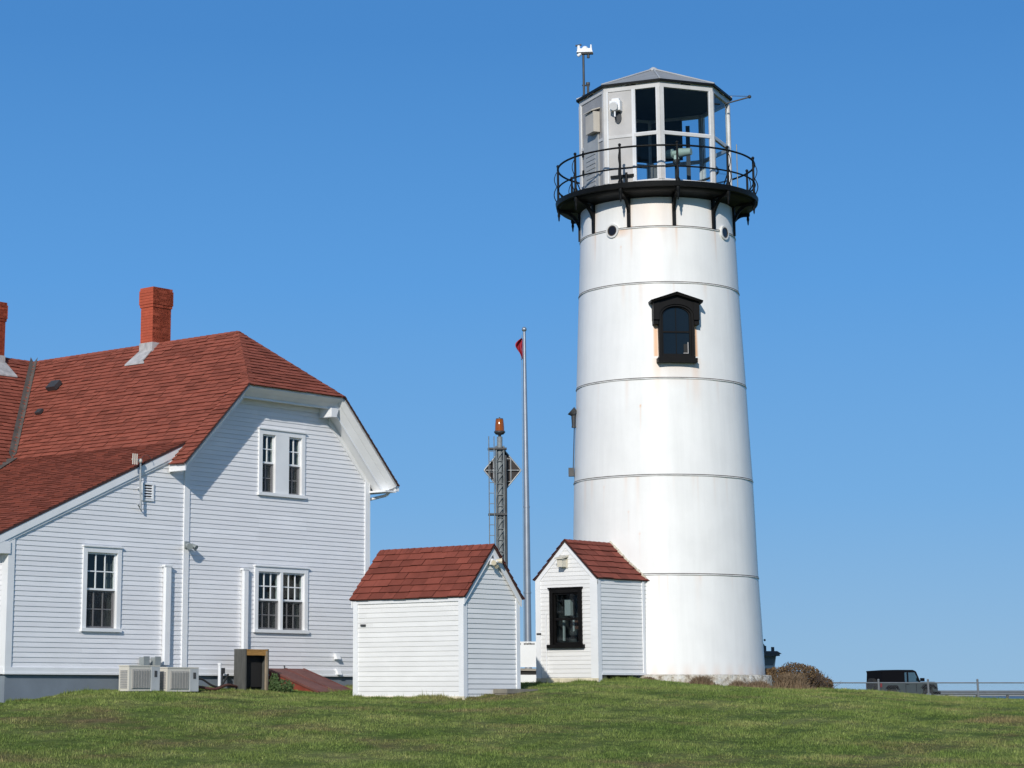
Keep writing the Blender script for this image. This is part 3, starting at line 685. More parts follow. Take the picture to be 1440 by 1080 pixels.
def ac_unit(s0, wd, ht, label, off=-.95):
    x_, y_ = wp(HO, s0, off); z_ = tz(x_, y_) - .02
    t = thing('air_conditioner', label, 'air conditioner', (x_, y_, z_), RZ, 'outdoor air conditioners by the house wall')
    b = MB(); D = .30; b.box(0, wd, 0, D, .04, ht); b.box(-.01, wd + .01, -.01, D + .01, ht, ht + .025)
    b.build('casing', BEIGE, t)
    g = MB(); g0, g1 = .07, wd * .68
    g.box(g0, g1, -.012, -.0, .09, ht - .05)
    for k in range(17): z = .10 + k * (ht - .17) / 17; g.box(g0 + .015, g1 - .015, -.022, -.012, z, z + .010)
    for k in range(7): x = g0 + .02 + k * (g1 - g0 - .05) / 6; g.box(x, x + .008, -.026, -.022, .10, ht - .06)
    g.build('fan_grille', BEIGED, t)
    s_ = MB(); s_.box(wd * .72, wd, -.014, 0, .045, ht - .005); s_.build('service_panel', mat('cool_grey_panel', (.46, .48, .49), .5), t)
    h = MB(); h.box(wd * .82, wd * .90, -.024, -.014, ht - .20, ht - .08); h.build('handle', DARKM, t)
    l = MB()
    for k in range(11): z = .10 + k * (ht - .16) / 11; l.box(-.014, 0, .05, .25, z, z + .018)
    l.build('side_vent', GREYD, t)
    for q0 in (.05, wd - .12): f = MB(); f.box(q0, q0 + .07, .01, D - .02, 0, .04); f.build('foot', DARKM, t)
ac_unit(-7.98, .80, .52, 'beige air conditioner standing leftmost below the single house window')
ac_unit(-6.96, .84, .50, 'beige air conditioner to the right of the first one, below the tall white seam board')
for k, (s_, z_) in enumerate(((-6.86, 2.12), (-6.55, 2.12))):
    x_, y_ = wp(HO, s_, -.14)
    t = thing('disconnect_box', ('small grey electrical box on the wall above the left air conditioner' if k == 0 else 'small grey electrical box on the wall beside the foot of the left pipe cover'), 'electrical box', (x_, y_, z_), RZ, 'grey electrical boxes on the house wall')
    mb = MB(); mb.box(-.07, .07, -.06, .08, 0, .16); mb.box(-.08, .08, -.07, -.06, -.01, .175); mb.build('box', GREYB, t)
    mb = MB(); mb.path([(0, .03, 0), (0, .03, -.10), (.10, .03, -.22)], .014, 6); mb.build('conduit', DARKM, t)
# white stand pipe and hoses
x_, y_ = wp(HO, -4.92, -.32)
t = thing('stand_pipe', 'white plastic pipe with a black valve standing at the house foundation', 'pipe', (x_, y_, tz(x_, y_) - .05), RZ)
mb = MB(); mb.tube((0, 0, 0), (0, 0, .56), .035); mb.tube((0, 0, .56), (0, 0, .60), .045); mb.build('pipe', TRIM, t)
mb = MB(); mb.box(.03, .12, -.04, .04, .38, .50); mb.tube((.07, 0, .38), (.05, 0, .18), .03); mb.build('valve', DARKM, t)
def hose(name, label, pts, r, m):
    P = [Vector(wp(HO, a, b)).to_3d() for a, b, _ in pts]
    for p, q in zip(P, pts): p.z = tz(p.x, p.y) + q[2]
    fine = []
    for i in range(len(P) - 1):
        p0 = P[max(i - 1, 0)]; p1 = P[i]; p2 = P[i + 1]; p3 = P[min(i + 2, len(P) - 1)]
        for k in range(8):
            u = k / 8; fine.append(.5 * ((2 * p1) + (p2 - p0) * u + (2 * p0 - 5 * p1 + 4 * p2 - p3) * u * u + (3 * p1 - p0 - 3 * p2 + p3) * u ** 3))
    fine.append(P[-1]); mb = MB(); mb.path(fine, r, 7); tag(mb.build(name, m), label, 'hose')
hose('hose', 'black hose arching along the foundation between the air conditioner and the open wooden box', [(-6.2, -.7, .02), (-5.95, -.55, .12), (-5.65, -.5, .24), (-5.35, -.55, .10), (-5.1, -.55, .08), (-4.75, -.4, .32)], .022, RUBBER)
hose('drain_hose', 'rusty brown hose lying low in front of the foundation', [(-6.25, -.85, .05), (-5.9, -.7, .09), (-5.5, -.8, .04), (-5.1, -.72, .11), (-4.7, -.6, .08)], .03, mat('rusty_brown', (.10, .035, .025), .7))
# open wooden box
x_, y_ = wp(HO, -4.66, -.82); z_ = tz(x_, y_) - .04
t = thing('wooden_box', 'open fronted grey wooden box with orange header board and dark inside, against the house', 'box', (x_, y_, z_), RZ)
mb = MB(); mb.box(0, .035, 0, .34, 0, .90); mb.box(.655, .69, 0, .34, 0, .90); mb.box(.035, .655, .31, .34, 0, .90); mb.build('side', WOODG, t)
mb = MB(); mb.box(.03, .66, -.0, .31, .865, .895); mb.box(.037, .62, .005, .03, .77, .865); mb.build('header', WOODO, t)
mb = MB(); mb.box(.60, .652, -.01, .03, .0, .86); mb.build('post', mat('pale_wood', (.34, .27, .19), .8, .3, 6), t)
mb = MB(); mb.box(.04, .62, .15, .17, .12, .86); mb.build('inside_shade_sheet', INT, t)  # near-black sheet standing in for the shade inside the box
# cellar bulkhead
x_, y_ = wp(HO, -3.20, -.02); z_ = 1.45
t = thing('cellar_bulkhead', 'low red sloping cellar hatch running out from the house foundation', 'cellar hatch', (x_, y_, z_), RZ)
zt_, ln, wdh = 2.05 - z_, 1.50, 1.05
mb = MB(); mb.prism([(0, 0, -.3), (0, 0, zt_), (0, -ln, .12), (0, -ln, -.3)], (.05, 0, 0)); mb.prism([(wdh, 0, -.3), (wdh, 0, zt_), (wdh, -ln, .12), (wdh, -ln, -.3)], (.05, 0, 0)); mb.box(0.04, wdh + .01, -ln, -ln + .04, -.3, .12)
mb.build('cheek', REDP, t)
sl_ = Vector((0, -ln, .12 - zt_)).normalized(); nn = XA.cross(sl_); nn = nn if nn.z > 0 else -nn
for a, b in ((-.03, wdh / 2 + .02), (wdh / 2 + .035, wdh + .08)):
    mb = MB(); mb.fbox((0, 0, zt_ + .0), XA, sl_, nn, a, b, -.02, 1.60, .0, .03)
    mb.fbox((0, 0, zt_ + .0), XA, sl_, nn, a, a + .03, -.02, 1.60, .03, .042); mb.fbox((0, 0, zt_), XA, sl_, nn, b - .03, b, -.02, 1.60, .03, .042)
    d_ = mb.build('hatch_door', REDD, t)
mb = MB(); mb.tube((.52, .0, zt_ - .02), (.50, .0, zt_ + .10), .012); mb.build('latch', DARKM, t)

# ---------------------------------------------------------------- foliage helper
def leafy(mb, c, rad, n, size, seed, upright=0.0, lumps=.25):
    R = random.Random(seed)
    for i in range(n):
        while True:
            p = Vector((R.uniform(-1, 1), R.uniform(-1, 1), R.uniform(-1, 1)))
            if p.length < 1: break
        if R.random() < .55: p = p.normalized() * R.uniform(.75, 1.0)
        q = Vector((c[0] + p.x * rad[0], c[1] + p.y * rad[1], c[2] + p.z * rad[2]))
        k = 1 + lumps * noise.noise(Vector((q.x * 2.3 + seed, q.y * 2.3, q.z * 3.0))) * 2
        q = Vector(c) + (q - Vector(c)) * k
        if q.z < c[2] - rad[2] * .92: continue
        d = Vector((R.gauss(0, 1), R.gauss(0, 1), R.gauss(0, 1) + upright)).normalized(); s_ = size * R.uniform(.5, 1.4)
        u = d.orthogonal().normalized() * s_ * .45
        mb.face([q - u * .3, q + u, q + d * s_, q - u], R.random())
SHRUBG = mat('green_shrub_leaves', (.055, .095, .025), .7, .4, 8, tint=.6, tintcol=(.10, .16, .05))
STALK = mat('dry_brown_stalks', (.16, .105, .06), .85, .3, 6, tint=.6, tintcol=(.26, .19, .12))
BUSHB = mat('bronze_bush_leaves', (.095, .055, .022), .8, .5, 3, tint=.7, tintcol=(.20, .125, .055))
TWIG = mat('grey_brown_twigs', (.12, .09, .075), .9)
x_, y_ = wp(HO, -3.95, -1.12)
t = thing('shrub', 'small green weed shrub in front of the open wooden box', 'shrub', (x_, y_, tz(x_, y_)), 0)
mb = MB(); leafy(mb, (0, 0, .10), (.28, .2, .13), 900, .045, 5, .8); leafy(mb, (-.10, 0, .22), (.09, .09, .13), 300, .04, 6, 1.5); mb.build('foliage', SHRUBG, t)
mb = MB(); [mb.tube((rnd.uniform(-.1, .1), rnd.uniform(-.1, .1), 0), (rnd.uniform(-.2, .2), rnd.uniform(-.1, .1), .25), .005, n=4) for _ in range(12)]; mb.build('stem', TWIG, t)

# ================================================================ SMALL GABLED BUILDINGS
def flood(parent, fr, a, b, dz, mt=BEIGE):
    pass
SO = (1.379, 45.65); SZ = 1.40
shed = thing('shed', 'small white clapboard shed with dark red shingle roof nearest the viewer', 'shed', (SO[0], SO[1], SZ), RZ)
SW, SD, SE, SR = 1.75, 2.975, 3.545, 4.50
w_ = MB()
courses(w_, [(0.06, 1.45), (SW - .06, 1.45), (SW - .06, SE), (SW / 2, SR - .03), (.06, SE)], *FRONT, .1, .019, .003, seed=31)
courses(w_, [(.06, 1.50), (SD - .06, 1.50), (SD - .06, SE), (.06, SE)], *LEFT, .1, .015, .003, seed=32)
panel(w_, [(0, 1.3), (SW, 1.3), (SW, SE), (SW / 2, SR - .03), (0, SE)], *FRONT, h=-.004); panel(w_, [(0, 1.2), (SD, 1.2), (SD, SE), (0, SE)], *LEFT, h=-.004)
w_.face([(SW, 0, 1.2), (SW, SD, 1.2), (SW, SD, SE), (SW, 0, SE)]); w_.face([(0, SD, 1.2), (SW, SD, 1.2), (SW, SD, SE), (SW / 2, SD, SR), (0, SD, SE)])
w_.build('wall', WHITE2, shed, SZ)
def piece(name, m, parent, dz, *boxes):
    q_ = MB(); [q_.box(*b_) for b_ in boxes]; return q_.build(name, m, parent, dz)
piece('corner_board', TRIM, shed, SZ, (-.034, .085, -.034, .0, 1.38, SE - .055), (-.034, 0, .0, .10, 1.3, SE - .055))
piece('corner_board', TRIM, shed, SZ, (SW - .085, SW + .028, -.034, .0, 1.38, SE - .055)); piece('corner_board', TRIM, shed, SZ, (-.034, 0, SD - .10, SD + .02, 1.3, SE - .055))
tr = MB()
tr.box(-.034, 0, .1, SD - .1, SE - .16, SE - .055)
tr.build('frieze_board', TRIM, shed, SZ)
bb = MB(); bb.box(-.040, 0, -.04, SD + .01, 1.2, 1.50); bb.box(.0, SW + .03, -.04, 0, 1.2, 1.44); bb.build('base_board', DIRTY, shed, SZ)
def gable_roof(parent, x0, xm, x1, ze, zr, y0, y1, dz, mt, seed, tabw=.30, exp=.17, th=.06, axis='y', rake=.12):
    """two slopes; ridge runs along local y (axis 'y') or x (axis 'x')"""
    sw = (lambda p: p) if axis == 'y' else (lambda p: Vector((p.y, p.x, p.z)))
    g = lambda x, y, z: sw(P3(x, y, z))
    e1 = (0, 1, 0) if axis == 'y' else (1, 0, 0)
    L_ = [g(x0, y0, ze), g(x0, y1, ze), g(xm, y1, zr), g(xm, y0, zr)]; R_ = [g(x1, y0, ze), g(x1, y1, ze), g(xm, y1, zr), g(xm, y0, zr)]
    s = MB()
    nl = roof_courses(s, L_, e1, exp, tabw, seed); nr = roof_courses(s, R_, e1, exp, tabw, seed + 1)
    s.build('roof_shingles', mt, parent, dz)
    b = MB(); slab(b, [p + P3(0, 0, .006) for p in L_], nl, th * .35); slab(b, [p + P3(0, 0, .006) for p in R_], nr, th * .35); b.build('roof_deck', DRIP, parent, dz)
    if rake:
        for (xa, xb) in ((x0, xm), (x1, xm)):
            sg = 1 if xa < xb else -1
            pts = [(xa + sg * .02, ze - .005), (xb, zr - .022), (xb, zr - .022 - rake * 1.35), (xa + sg * .02, ze - .03 - rake)]
            for yy_ in (y0 + .035, y1 - .05):
                r = MB(); r.prism([g(a, yy_, z) for a, z in pts], (g(0, .03, 0))); r.build('rake_board', TRIM, parent, dz)
    c = MB(); cap(c, g(xm, y0, zr), g(xm, y1, zr), nl, nr, .12, .18, seed); c.build('ridge_cap', mt, parent, dz)
gable_roof(shed, -.07, SW / 2, SW + .07, 3.465, 4.535, -.11, SD + .08, SZ, SHING2, 41, tabw=.34, exp=.185)
mb = MB(); mb.box(-.045, -.028, 2.64, 2.78, 2.93, 2.97); mb.build('name_plate', DARKM, shed, SZ, 'tiny dark plate near the far end of the long wall')
mb = MB(); mb.box(.80, .95, -.12, -.03, 4.14, 4.26); mb.tube((.87, -.12, 4.2), (.87, -.2, 4.2), .02); f_ = mb.build('flood_light', TRIM, shed, SZ)
mb = MB(); mb.tube((.82, -.12, 4.20), (.74, -.20, 4.17), .03, .055); mb.tube((.92, -.12, 4.22), (1.0, -.20, 4.22), .03, .06); mb.tube((.87, -.12, 4.14), (.85, -.19, 4.09), .03, .045); mb.build('lamp_head', mat('cream_lamp_housing', (.66, .58, .42), .4), f_, SZ)
# step
x_, y_ = wp(SO, .86, -.42)
t = MB(); t.prism([(0, 0, 0), (1.0, .0, 0), (1.0, .36, 0), (0, .36, 0)], (0, 0, .09)); t.box(.02, .98, .02, .34, -.25, 0)
o = t.build('concrete_step', CONC); o.location = (x_, y_, 1.555); o.rotation_euler = (0, 0, RZ); tag(o, 'low weathered concrete step on the grass at the gable end of the near shed', 'step')

# entry porch of the tower
EO = (4.43, 49.59); EZB = 1.72
entry = thing('tower_entry', 'small white gabled entry house with black window joined to the lighthouse foot', 'entry house', (EO[0], EO[1], EZB), RZ)
EW, EL, EE, ER = 1.665, 2.6, 4.07, 4.86
w_ = MB(); ewin = (.40, 1.29, 2.56, 3.83)
courses(w_, [(.06, 1.9), (EW - .06, 1.9), (EW - .06, EE), (EW / 2, ER - .03), (.06, EE)], *LEFT, .092, .014, .003, seed=51, holes=[(ewin[0] + .05, ewin[1] - .05, ewin[2] + .05, ewin[3] - .05)])
courses(w_, [(.06, 1.99), (EL, 1.99), (EL, EE), (.06, EE)], *FRONT, .092, .018, .003, seed=52)
panel(w_, [(0, 1.6), (EW, 1.6), (EW, EE), (EW / 2, ER - .03), (0, EE)], *LEFT, h=-.004, holes=[(ewin[0] + .05, ewin[1] - .05, ewin[2] + .05, ewin[3] - .05)])
panel(w_, [(0, 1.97), (EL, 1.97), (EL, EE), (0, EE)], *FRONT, h=-.004)
w_.face([(0, EW, 1.6), (EL, EW, 1.6), (EL, EW, EE), (0, EW, EE)])
w_.build('wall', WHITE2, entry, EZB)
piece('corner_board', TRIM, entry, EZB, (-.03, .0, -.03, .17, 1.7, EE - .04), (0, .10, -.03, 0, 1.7, EE - .04)); piece('corner_board', TRIM, entry, EZB, (-.03, 0, EW - .10, EW + .03, 1.75, EE - .04))
piece('sill_board', TRIM, entry, EZB, (0.1, EL, -.036, 0, 1.95, 2.0)); piece('corner_board', TRIM, entry, EZB, (EL - .95, EL - .87, -.034, 0, 2.0, EE - .04))
bb = MB(); bb.box(-.035, 0, -.03, EW + .03, 1.5, 1.88); bb.build('base_board', DIRTY, entry, EZB)
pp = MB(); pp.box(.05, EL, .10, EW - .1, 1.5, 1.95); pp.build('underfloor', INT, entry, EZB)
for q_ in ((.04, .30, .0, .10, 1.6, 1.95), (1.2, 1.5, .02, .12, 1.5, 1.95)): pp = MB(); pp.box(*q_); pp.build('pier', WOODG, entry, EZB)
gable_roof(entry, -.05, EW / 2, EW + .05, 4.03, 4.885, -.06, 2.9, EZB, SHING2, 61, axis='x', tabw=.34, exp=.19, rake=.10)
LFR = LEFT
F = MB(); a0, a1, b0, b1 = ewin; c = .09
F.fbox(*LFR, a0, a0 + c, b0, b1, -.02, .05); F.fbox(*LFR, a1 - c, a1, b0, b1, -.02, .05); F.fbox(*LFR, a0 + c, a1 - c, b1 - c, b1, -.02, .048); F.fbox(*LFR, a0 - .03, a1 + .03, b1, b1 + .03, -.02, .07)
fo = F.build('window', DARKW, entry, EZB); S = MB(); S.fbox(*LFR, a0 - .06, a1 + .06, b0 - .03, b0 + .05, -.02, .09); S.build('sill', DARKW, fo, EZB)
S = MB(); m_ = (b0 + b1) / 2 - .03
S.fbox(*LFR, a0 + c, a1 - c, m_ - .025, m_ + .025, -.04, .01); S.fbox(*LFR, a0 + c, a0 + c + .04, b0 + .05, b1 - c, -.05, -.0); S.fbox(*LFR, a1 - c - .04, a1 - c, b0 + .05, b1 - c, -.05, -.0); S.fbox(*LFR, a0 + c + .04, a1 - c - .04, b0 + .05, b0 + .10, -.05, -.0); S.fbox(*LFR, a0 + c + .04, a1 - c - .04, b1 - c - .04, b1 - c, -.05, 0); S.build('sash', DARKW, fo, EZB)
S = MB(); S.fbox(*LFR, a0 + c, a1 - c, b0 + .05, b1 - c, -.034, -.03); S.build('pane', GLASS, fo, EZB)
S = MB(); q = [(.12, a0, b0), (.12, a1, b0), (.12, a1, b1), (.12, a0, b1), (.7, a0, b0), (.7, a1, b0), (.7, a1, b1), (.7, a0, b1)]
S.add(q, [(4, 5, 6, 7), (0, 1, 5, 4), (1, 2, 6, 5), (2, 3, 7, 6), (3, 0, 4, 7)]); S.build('recess', INT2, fo, EZB)
S = MB(); S.box(.20, .30, a1 - .40, a1 - .24, 3.25, 3.60); S.box(.2, .24, a1 - .22, a1 - .18, 2.7, 3.2); S.box(.2, .23, a1 - .50, a1 - .46, 2.9, 3.2); S.build('notice', mat('pale_paper', (.6, .62, .62), .7), fo, EZB)
S = MB(); S.box(.22, .34, a0 + .18, a0 + .45, 2.95, 3.14); S.build('brown_box', mat('brown_card', (.16, .07, .05), .8), fo, EZB, 'brown box seen behind the glass')
mb = MB(); mb.box(-.03, -.0, .78, .96, 4.28, 4.52); mb.box(-.20, -.03, .80, .94, 4.30, 4.48); mb.hexa([(-.24, .76, 4.47), (-.0, .76, 4.53), (-.0, .98, 4.53), (-.24, .98, 4.47), (-.24, .76, 4.50), (0, .76, 4.56), (0, .98, 4.56), (-.24, .98, 4.50)]); mb.build('wall_lamp', mat('cream_lamp_box', (.62, .58, .48), .5), entry, EZB)
mb = MB(); mb.tube((-.028, 1.40, 1.9), (-.028, 1.40, 3.3), .014, n=6); mb.build('conduit', TRIM, entry, EZB)
mb = MB(); mb.box(-.04, -.02, 1.55, 1.665, 2.83, 2.87); mb.build('name_plate', DARKM, entry, EZB)

# ================================================================ LIGHTHOUSE
TX, TY, TZB = 6.34, 53.0, 1.62
TW = thing('lighthouse', 'tall white round lighthouse tower with black gallery and grey glazed lantern room', 'lighthouse', (TX, TY, TZB), -math.radians(6.8))
RP = [(2.248, 1.945), (2.158, 4.18), (2.094, 6.42), (2.004, 8.65), (1.906, 10.90), (1.857, 12.235), (1.835, 13.02)]
def RT(z):
    return float(np.interp(z, [p[1] for p in RP], [p[0] for p in RP]))
def tower_shell():
    NA, NZ = 720, 330
    ang = np.linspace(-math.pi, math.pi, NA, endpoint=False); zs = np.linspace(1.93, 13.02, NZ)
    rr = np.interp(zs, [p[1] for p in RP], [p[0] for p in RP])
    A, Zg = np.meshgrid(ang, zs); Rg = rr[:, None] * np.ones(NA)[None]
    # plates are not perfectly round: very slight flats between the vertical seams
    Rg = Rg + .0035 * np.cos(A * 12 + .3) + .002 * np.sin(A * 5 + Zg * 2.1)
    V = np.stack([Rg * np.sin(A), -Rg * np.cos(A), Zg - TZB], -1).reshape(-1, 3)
    st = np.zeros_like(A); deg = np.degrees(A); g = np.random.default_rng(5)
    def streak(d0, w, z_top, z_bot, amt, pw=1.0):
        ga = np.exp(-((deg - d0) / w) ** 2); k = np.clip((z_top - Zg) / (z_top - z_bot), 0, 1)
        inside = (Zg <= z_top) & (Zg >= z_bot - .05)
        return amt * ga * (1 - k) ** pw * inside
    X = np.radians(deg - 10.9) * 2.0
    for sgn in (-1, 1):
        c = .47 * sgn
        band = np.exp(-((X - c) / .055) ** 4)
        st = np.maximum(st, .85 * band * ((Zg > 9.15) & (Zg < 10.05)))
        st = np.maximum(st, .42 * np.exp(-((X - c * .95) / .11) ** 2) * (Zg <= 9.12) * np.clip((Zg - 7.9) / 1.2, 0, 1))
    st = np.maximum(st, .22 * np.exp(-(X / .5) ** 2) * (Zg <= 9.05) * np.clip((Zg - 8.4) / .6, 0, 1))
    for k in range(11):
        d = ((5.5 + 6.8) + 32.73 * k + 180) % 360 - 180
        st = np.maximum(st, streak(d, 3.5, 12.95, 10.95, .40, 2.2)); st = np.maximum(st, streak(d + 1.5, 1.0, 12.28, 11.4, .5, 1.2))
    st = np.maximum(st, .22 * np.exp(-((deg + 3) / 18) ** 2) * np.clip((Zg - 11.6) / 1.0, 0, 1))
    st = np.maximum(st, streak(-26, 7, 12.24, 12.02, .55, .6)); st = np.maximum(st, streak(4, 5, 12.24, 12.08, .35, .6))
    for z in (10.9, 8.65, 6.42, 4.18):
        for _ in range(16): st = np.maximum(st, streak(g.uniform(-95, 95), g.uniform(.3, 1.6), z, z - g.uniform(.3, 1.4), g.uniform(.06, .22), 1.5))
    for d, z, a in ((-13.5, 8.02, .95), (-27, 11.8, .5), (-22, 5.6, .3), (-15, 5.1, .35), (-40, 6.2, .3)):
        st = np.maximum(st, a * np.exp(-(((deg - d) / .55) ** 2 + ((Zg - z) / .03) ** 2))); st = np.maximum(st, streak(d, .45, z, z - .7, a * .35))
    st = np.maximum(st, .25 * np.clip((2.25 - Zg) / .3, 0, 1) * (.6 + .4 * np.sin(A * 40)))
    me = bpy.data.meshes.new('shell')
    idx = np.arange(NA * NZ).reshape(NZ, NA); nxt = np.roll(idx, -1, 1)
    F = np.stack([idx[:-1], nxt[:-1], nxt[1:], idx[1:]], -1).reshape(-1, 4).astype(np.int32); nf = len(F)
    me.vertices.add(len(V)); me.vertices.foreach_set('co', V.ravel()); me.loops.add(nf * 4); me.loops.foreach_set('vertex_index', F.ravel())
    me.polygons.add(nf); me.polygons.foreach_set('loop_start', np.arange(0, nf * 4, 4, dtype=np.int32))
    at = me.attributes.new('rust', 'FLOAT', 'POINT'); at.data.foreach_set('value', st.astype(np.float32).ravel())
    me.polygons.foreach_set('use_smooth', [True] * nf); me.update(calc_edges=True)
    m, nt, b = newmat('white_tower_paint'); v = coords(nt); vs = coords(nt, (3.0, 3.0, .22))
    c = ramp(nt, noise_n(nt, vs, 2.2, 5, .6), [(0.28, (0.805, 0.80, 0.775)), (0.62, (0.85, 0.845, 0.82))])
    c2 = ramp(nt, noise_n(nt, v, 1.1, 5, .6), [(0.25, (0.93,) * 3), (0.6, (1, 1, 1))]); c = mixc(nt, 1.0, c, c2, 'MULTIPLY')
    at = nt.nodes.new("ShaderNodeAttribute"); at.attribute_name = 'rust'
    c = mixc(nt, at.outputs['Fac'], c, (0.70, 0.36, 0.15)); nt.links.new(c, b.inputs['Base Color'])
    b.inputs['Roughness'].default_value = 0.42; b.inputs['Specular IOR Level'].default_value = 0.4
    bp = nt.nodes.new("ShaderNodeBump"); bp.inputs['Strength'].default_value = .12; bp.inputs['Distance'].default_value = .03
    nt.links.new(noise_n(nt, v, 3.0, 4), bp.inputs['Height']); nt.links.new(bp.outputs[0], b.inputs['Normal'])
    me.materials.append(m); o = bpy.data.objects.new('shell', me); SC.collection.objects.link(o); o.parent = TW
    return o
shell = tower_shell()
TPAINT = mat('white_flange_paint', (.74, .73, .70), .5, .2, 5)
SEAM = mat('dark_seam', (.10, .085, .07), .8, .4, 5)
for z in (4.18, 6.42, 8.65, 10.90, 12.235):
    mb = MB(); r = RT(z); mb.lathe([(r - .01, z - .018), (r + .016, z - .018), (r + .018, z), (r + .010, z + .008), (r - .01, z + .009)], 160); fl = mb.build('flange', TPAINT, TW, TZB)
    mb = MB(); mb.lathe([(r - .01, z + .010), (r + .009, z + .010), (r + .008, z + .026), (r - .01, z + .027)], 160); mb.build('seam', SEAM, fl, TZB)
# rough stone footing
def footing():
    g = MB(); n = 150; R = random.Random(4)
    prof = [(2.29, 1.965), (2.36, 1.95), (2.40, 1.86), (2.42, 1.72), (2.46, 1.4)]
    vs = []
    for k in range(n):
        a = 2 * math.pi * k / n
        for j, (r, z) in enumerate(prof):
            q = noise.noise(Vector((math.sin(a) * 9, math.cos(a) * 9, z * 8))) if j else 0
            vs.append((math.sin(a) * (r + q * .07), -math.cos(a) * (r + q * .07), z + q * .02))
    m = len(prof); fs = [(k * m + j, ((k + 1) % n) * m + j, ((k + 1) % n) * m + j + 1, k * m + j + 1) for k in range(n) for j in range(m - 1)]
    g.add(vs, fs, 0, False); return g
ST, nt, b = newmat('limewashed_stone'); v = coords(nt)
c = ramp(nt, noise_n(nt, v, 6, 6, .7), [(0.36, (.22, .17, .12)), (0.46, (.52, .47, .38)), (0.58, (.70, .68, .62))]); nt.links.new(c, b.inputs['Base Color']); b.inputs['Roughness'].default_value = .95
bp = nt.nodes.new("ShaderNodeBump"); bp.inputs['Distance'].default_value = .05; nt.links.new(noise_n(nt, v, 14, 5, .7), bp.inputs['Height']); nt.links.new(bp.outputs[0], b.inputs['Normal'])
footing().build('stone_footing', ST, TW, TZB)
def rad(d): return math.radians(d)
def polar(r, d, z): return Vector((r * math.sin(rad(d)), -r * math.cos(rad(d)), z))
# portholes
for d in (-33.7, 57.0, 147, -124):
    z = 12.215; r = RT(z); O = polar(r, d, z); n = polar(1, d, 0); e1 = Vector((math.cos(rad(d)), math.sin(rad(d)), 0))
    def disc(mb, r0, r1, h0, h1, k=28):
        P = lambda a, rr, h: O + (e1 * math.cos(a) + ZA * math.sin(a)) * rr + n * h
        for i in range(k):
            a, b_ = 2 * math.pi * i / k, 2 * math.pi * (i + 1) / k
            mb.face([P(a, r0, h1), P(a, r1, h1), P(b_, r1, h1), P(b_, r0, h1)], 0, True); mb.face([P(a, r1, h0), P(b_, r1, h0), P(b_, r1, h1), P(a, r1, h1)], 0, True)
            if r0 > 0: mb.face([P(a, r0, h0), P(b_, r0, h0), P(b_, r0, h1), P(a, r0, h1)], 0, True)
    mb = MB(); disc(mb, .130, .168, -.03, .045); ph = mb.build('porthole', TPAINT, TW, TZB)
    mb = MB(); disc(mb, .108, .130, -.03, .042); mb.build('rim', SEAM, ph, TZB)
    mb = MB(); disc(mb, 0.0, .109, -.03, .034); mb.build('pane', mat('dark_porthole', (.012, .008, .007), .2), ph, TZB)
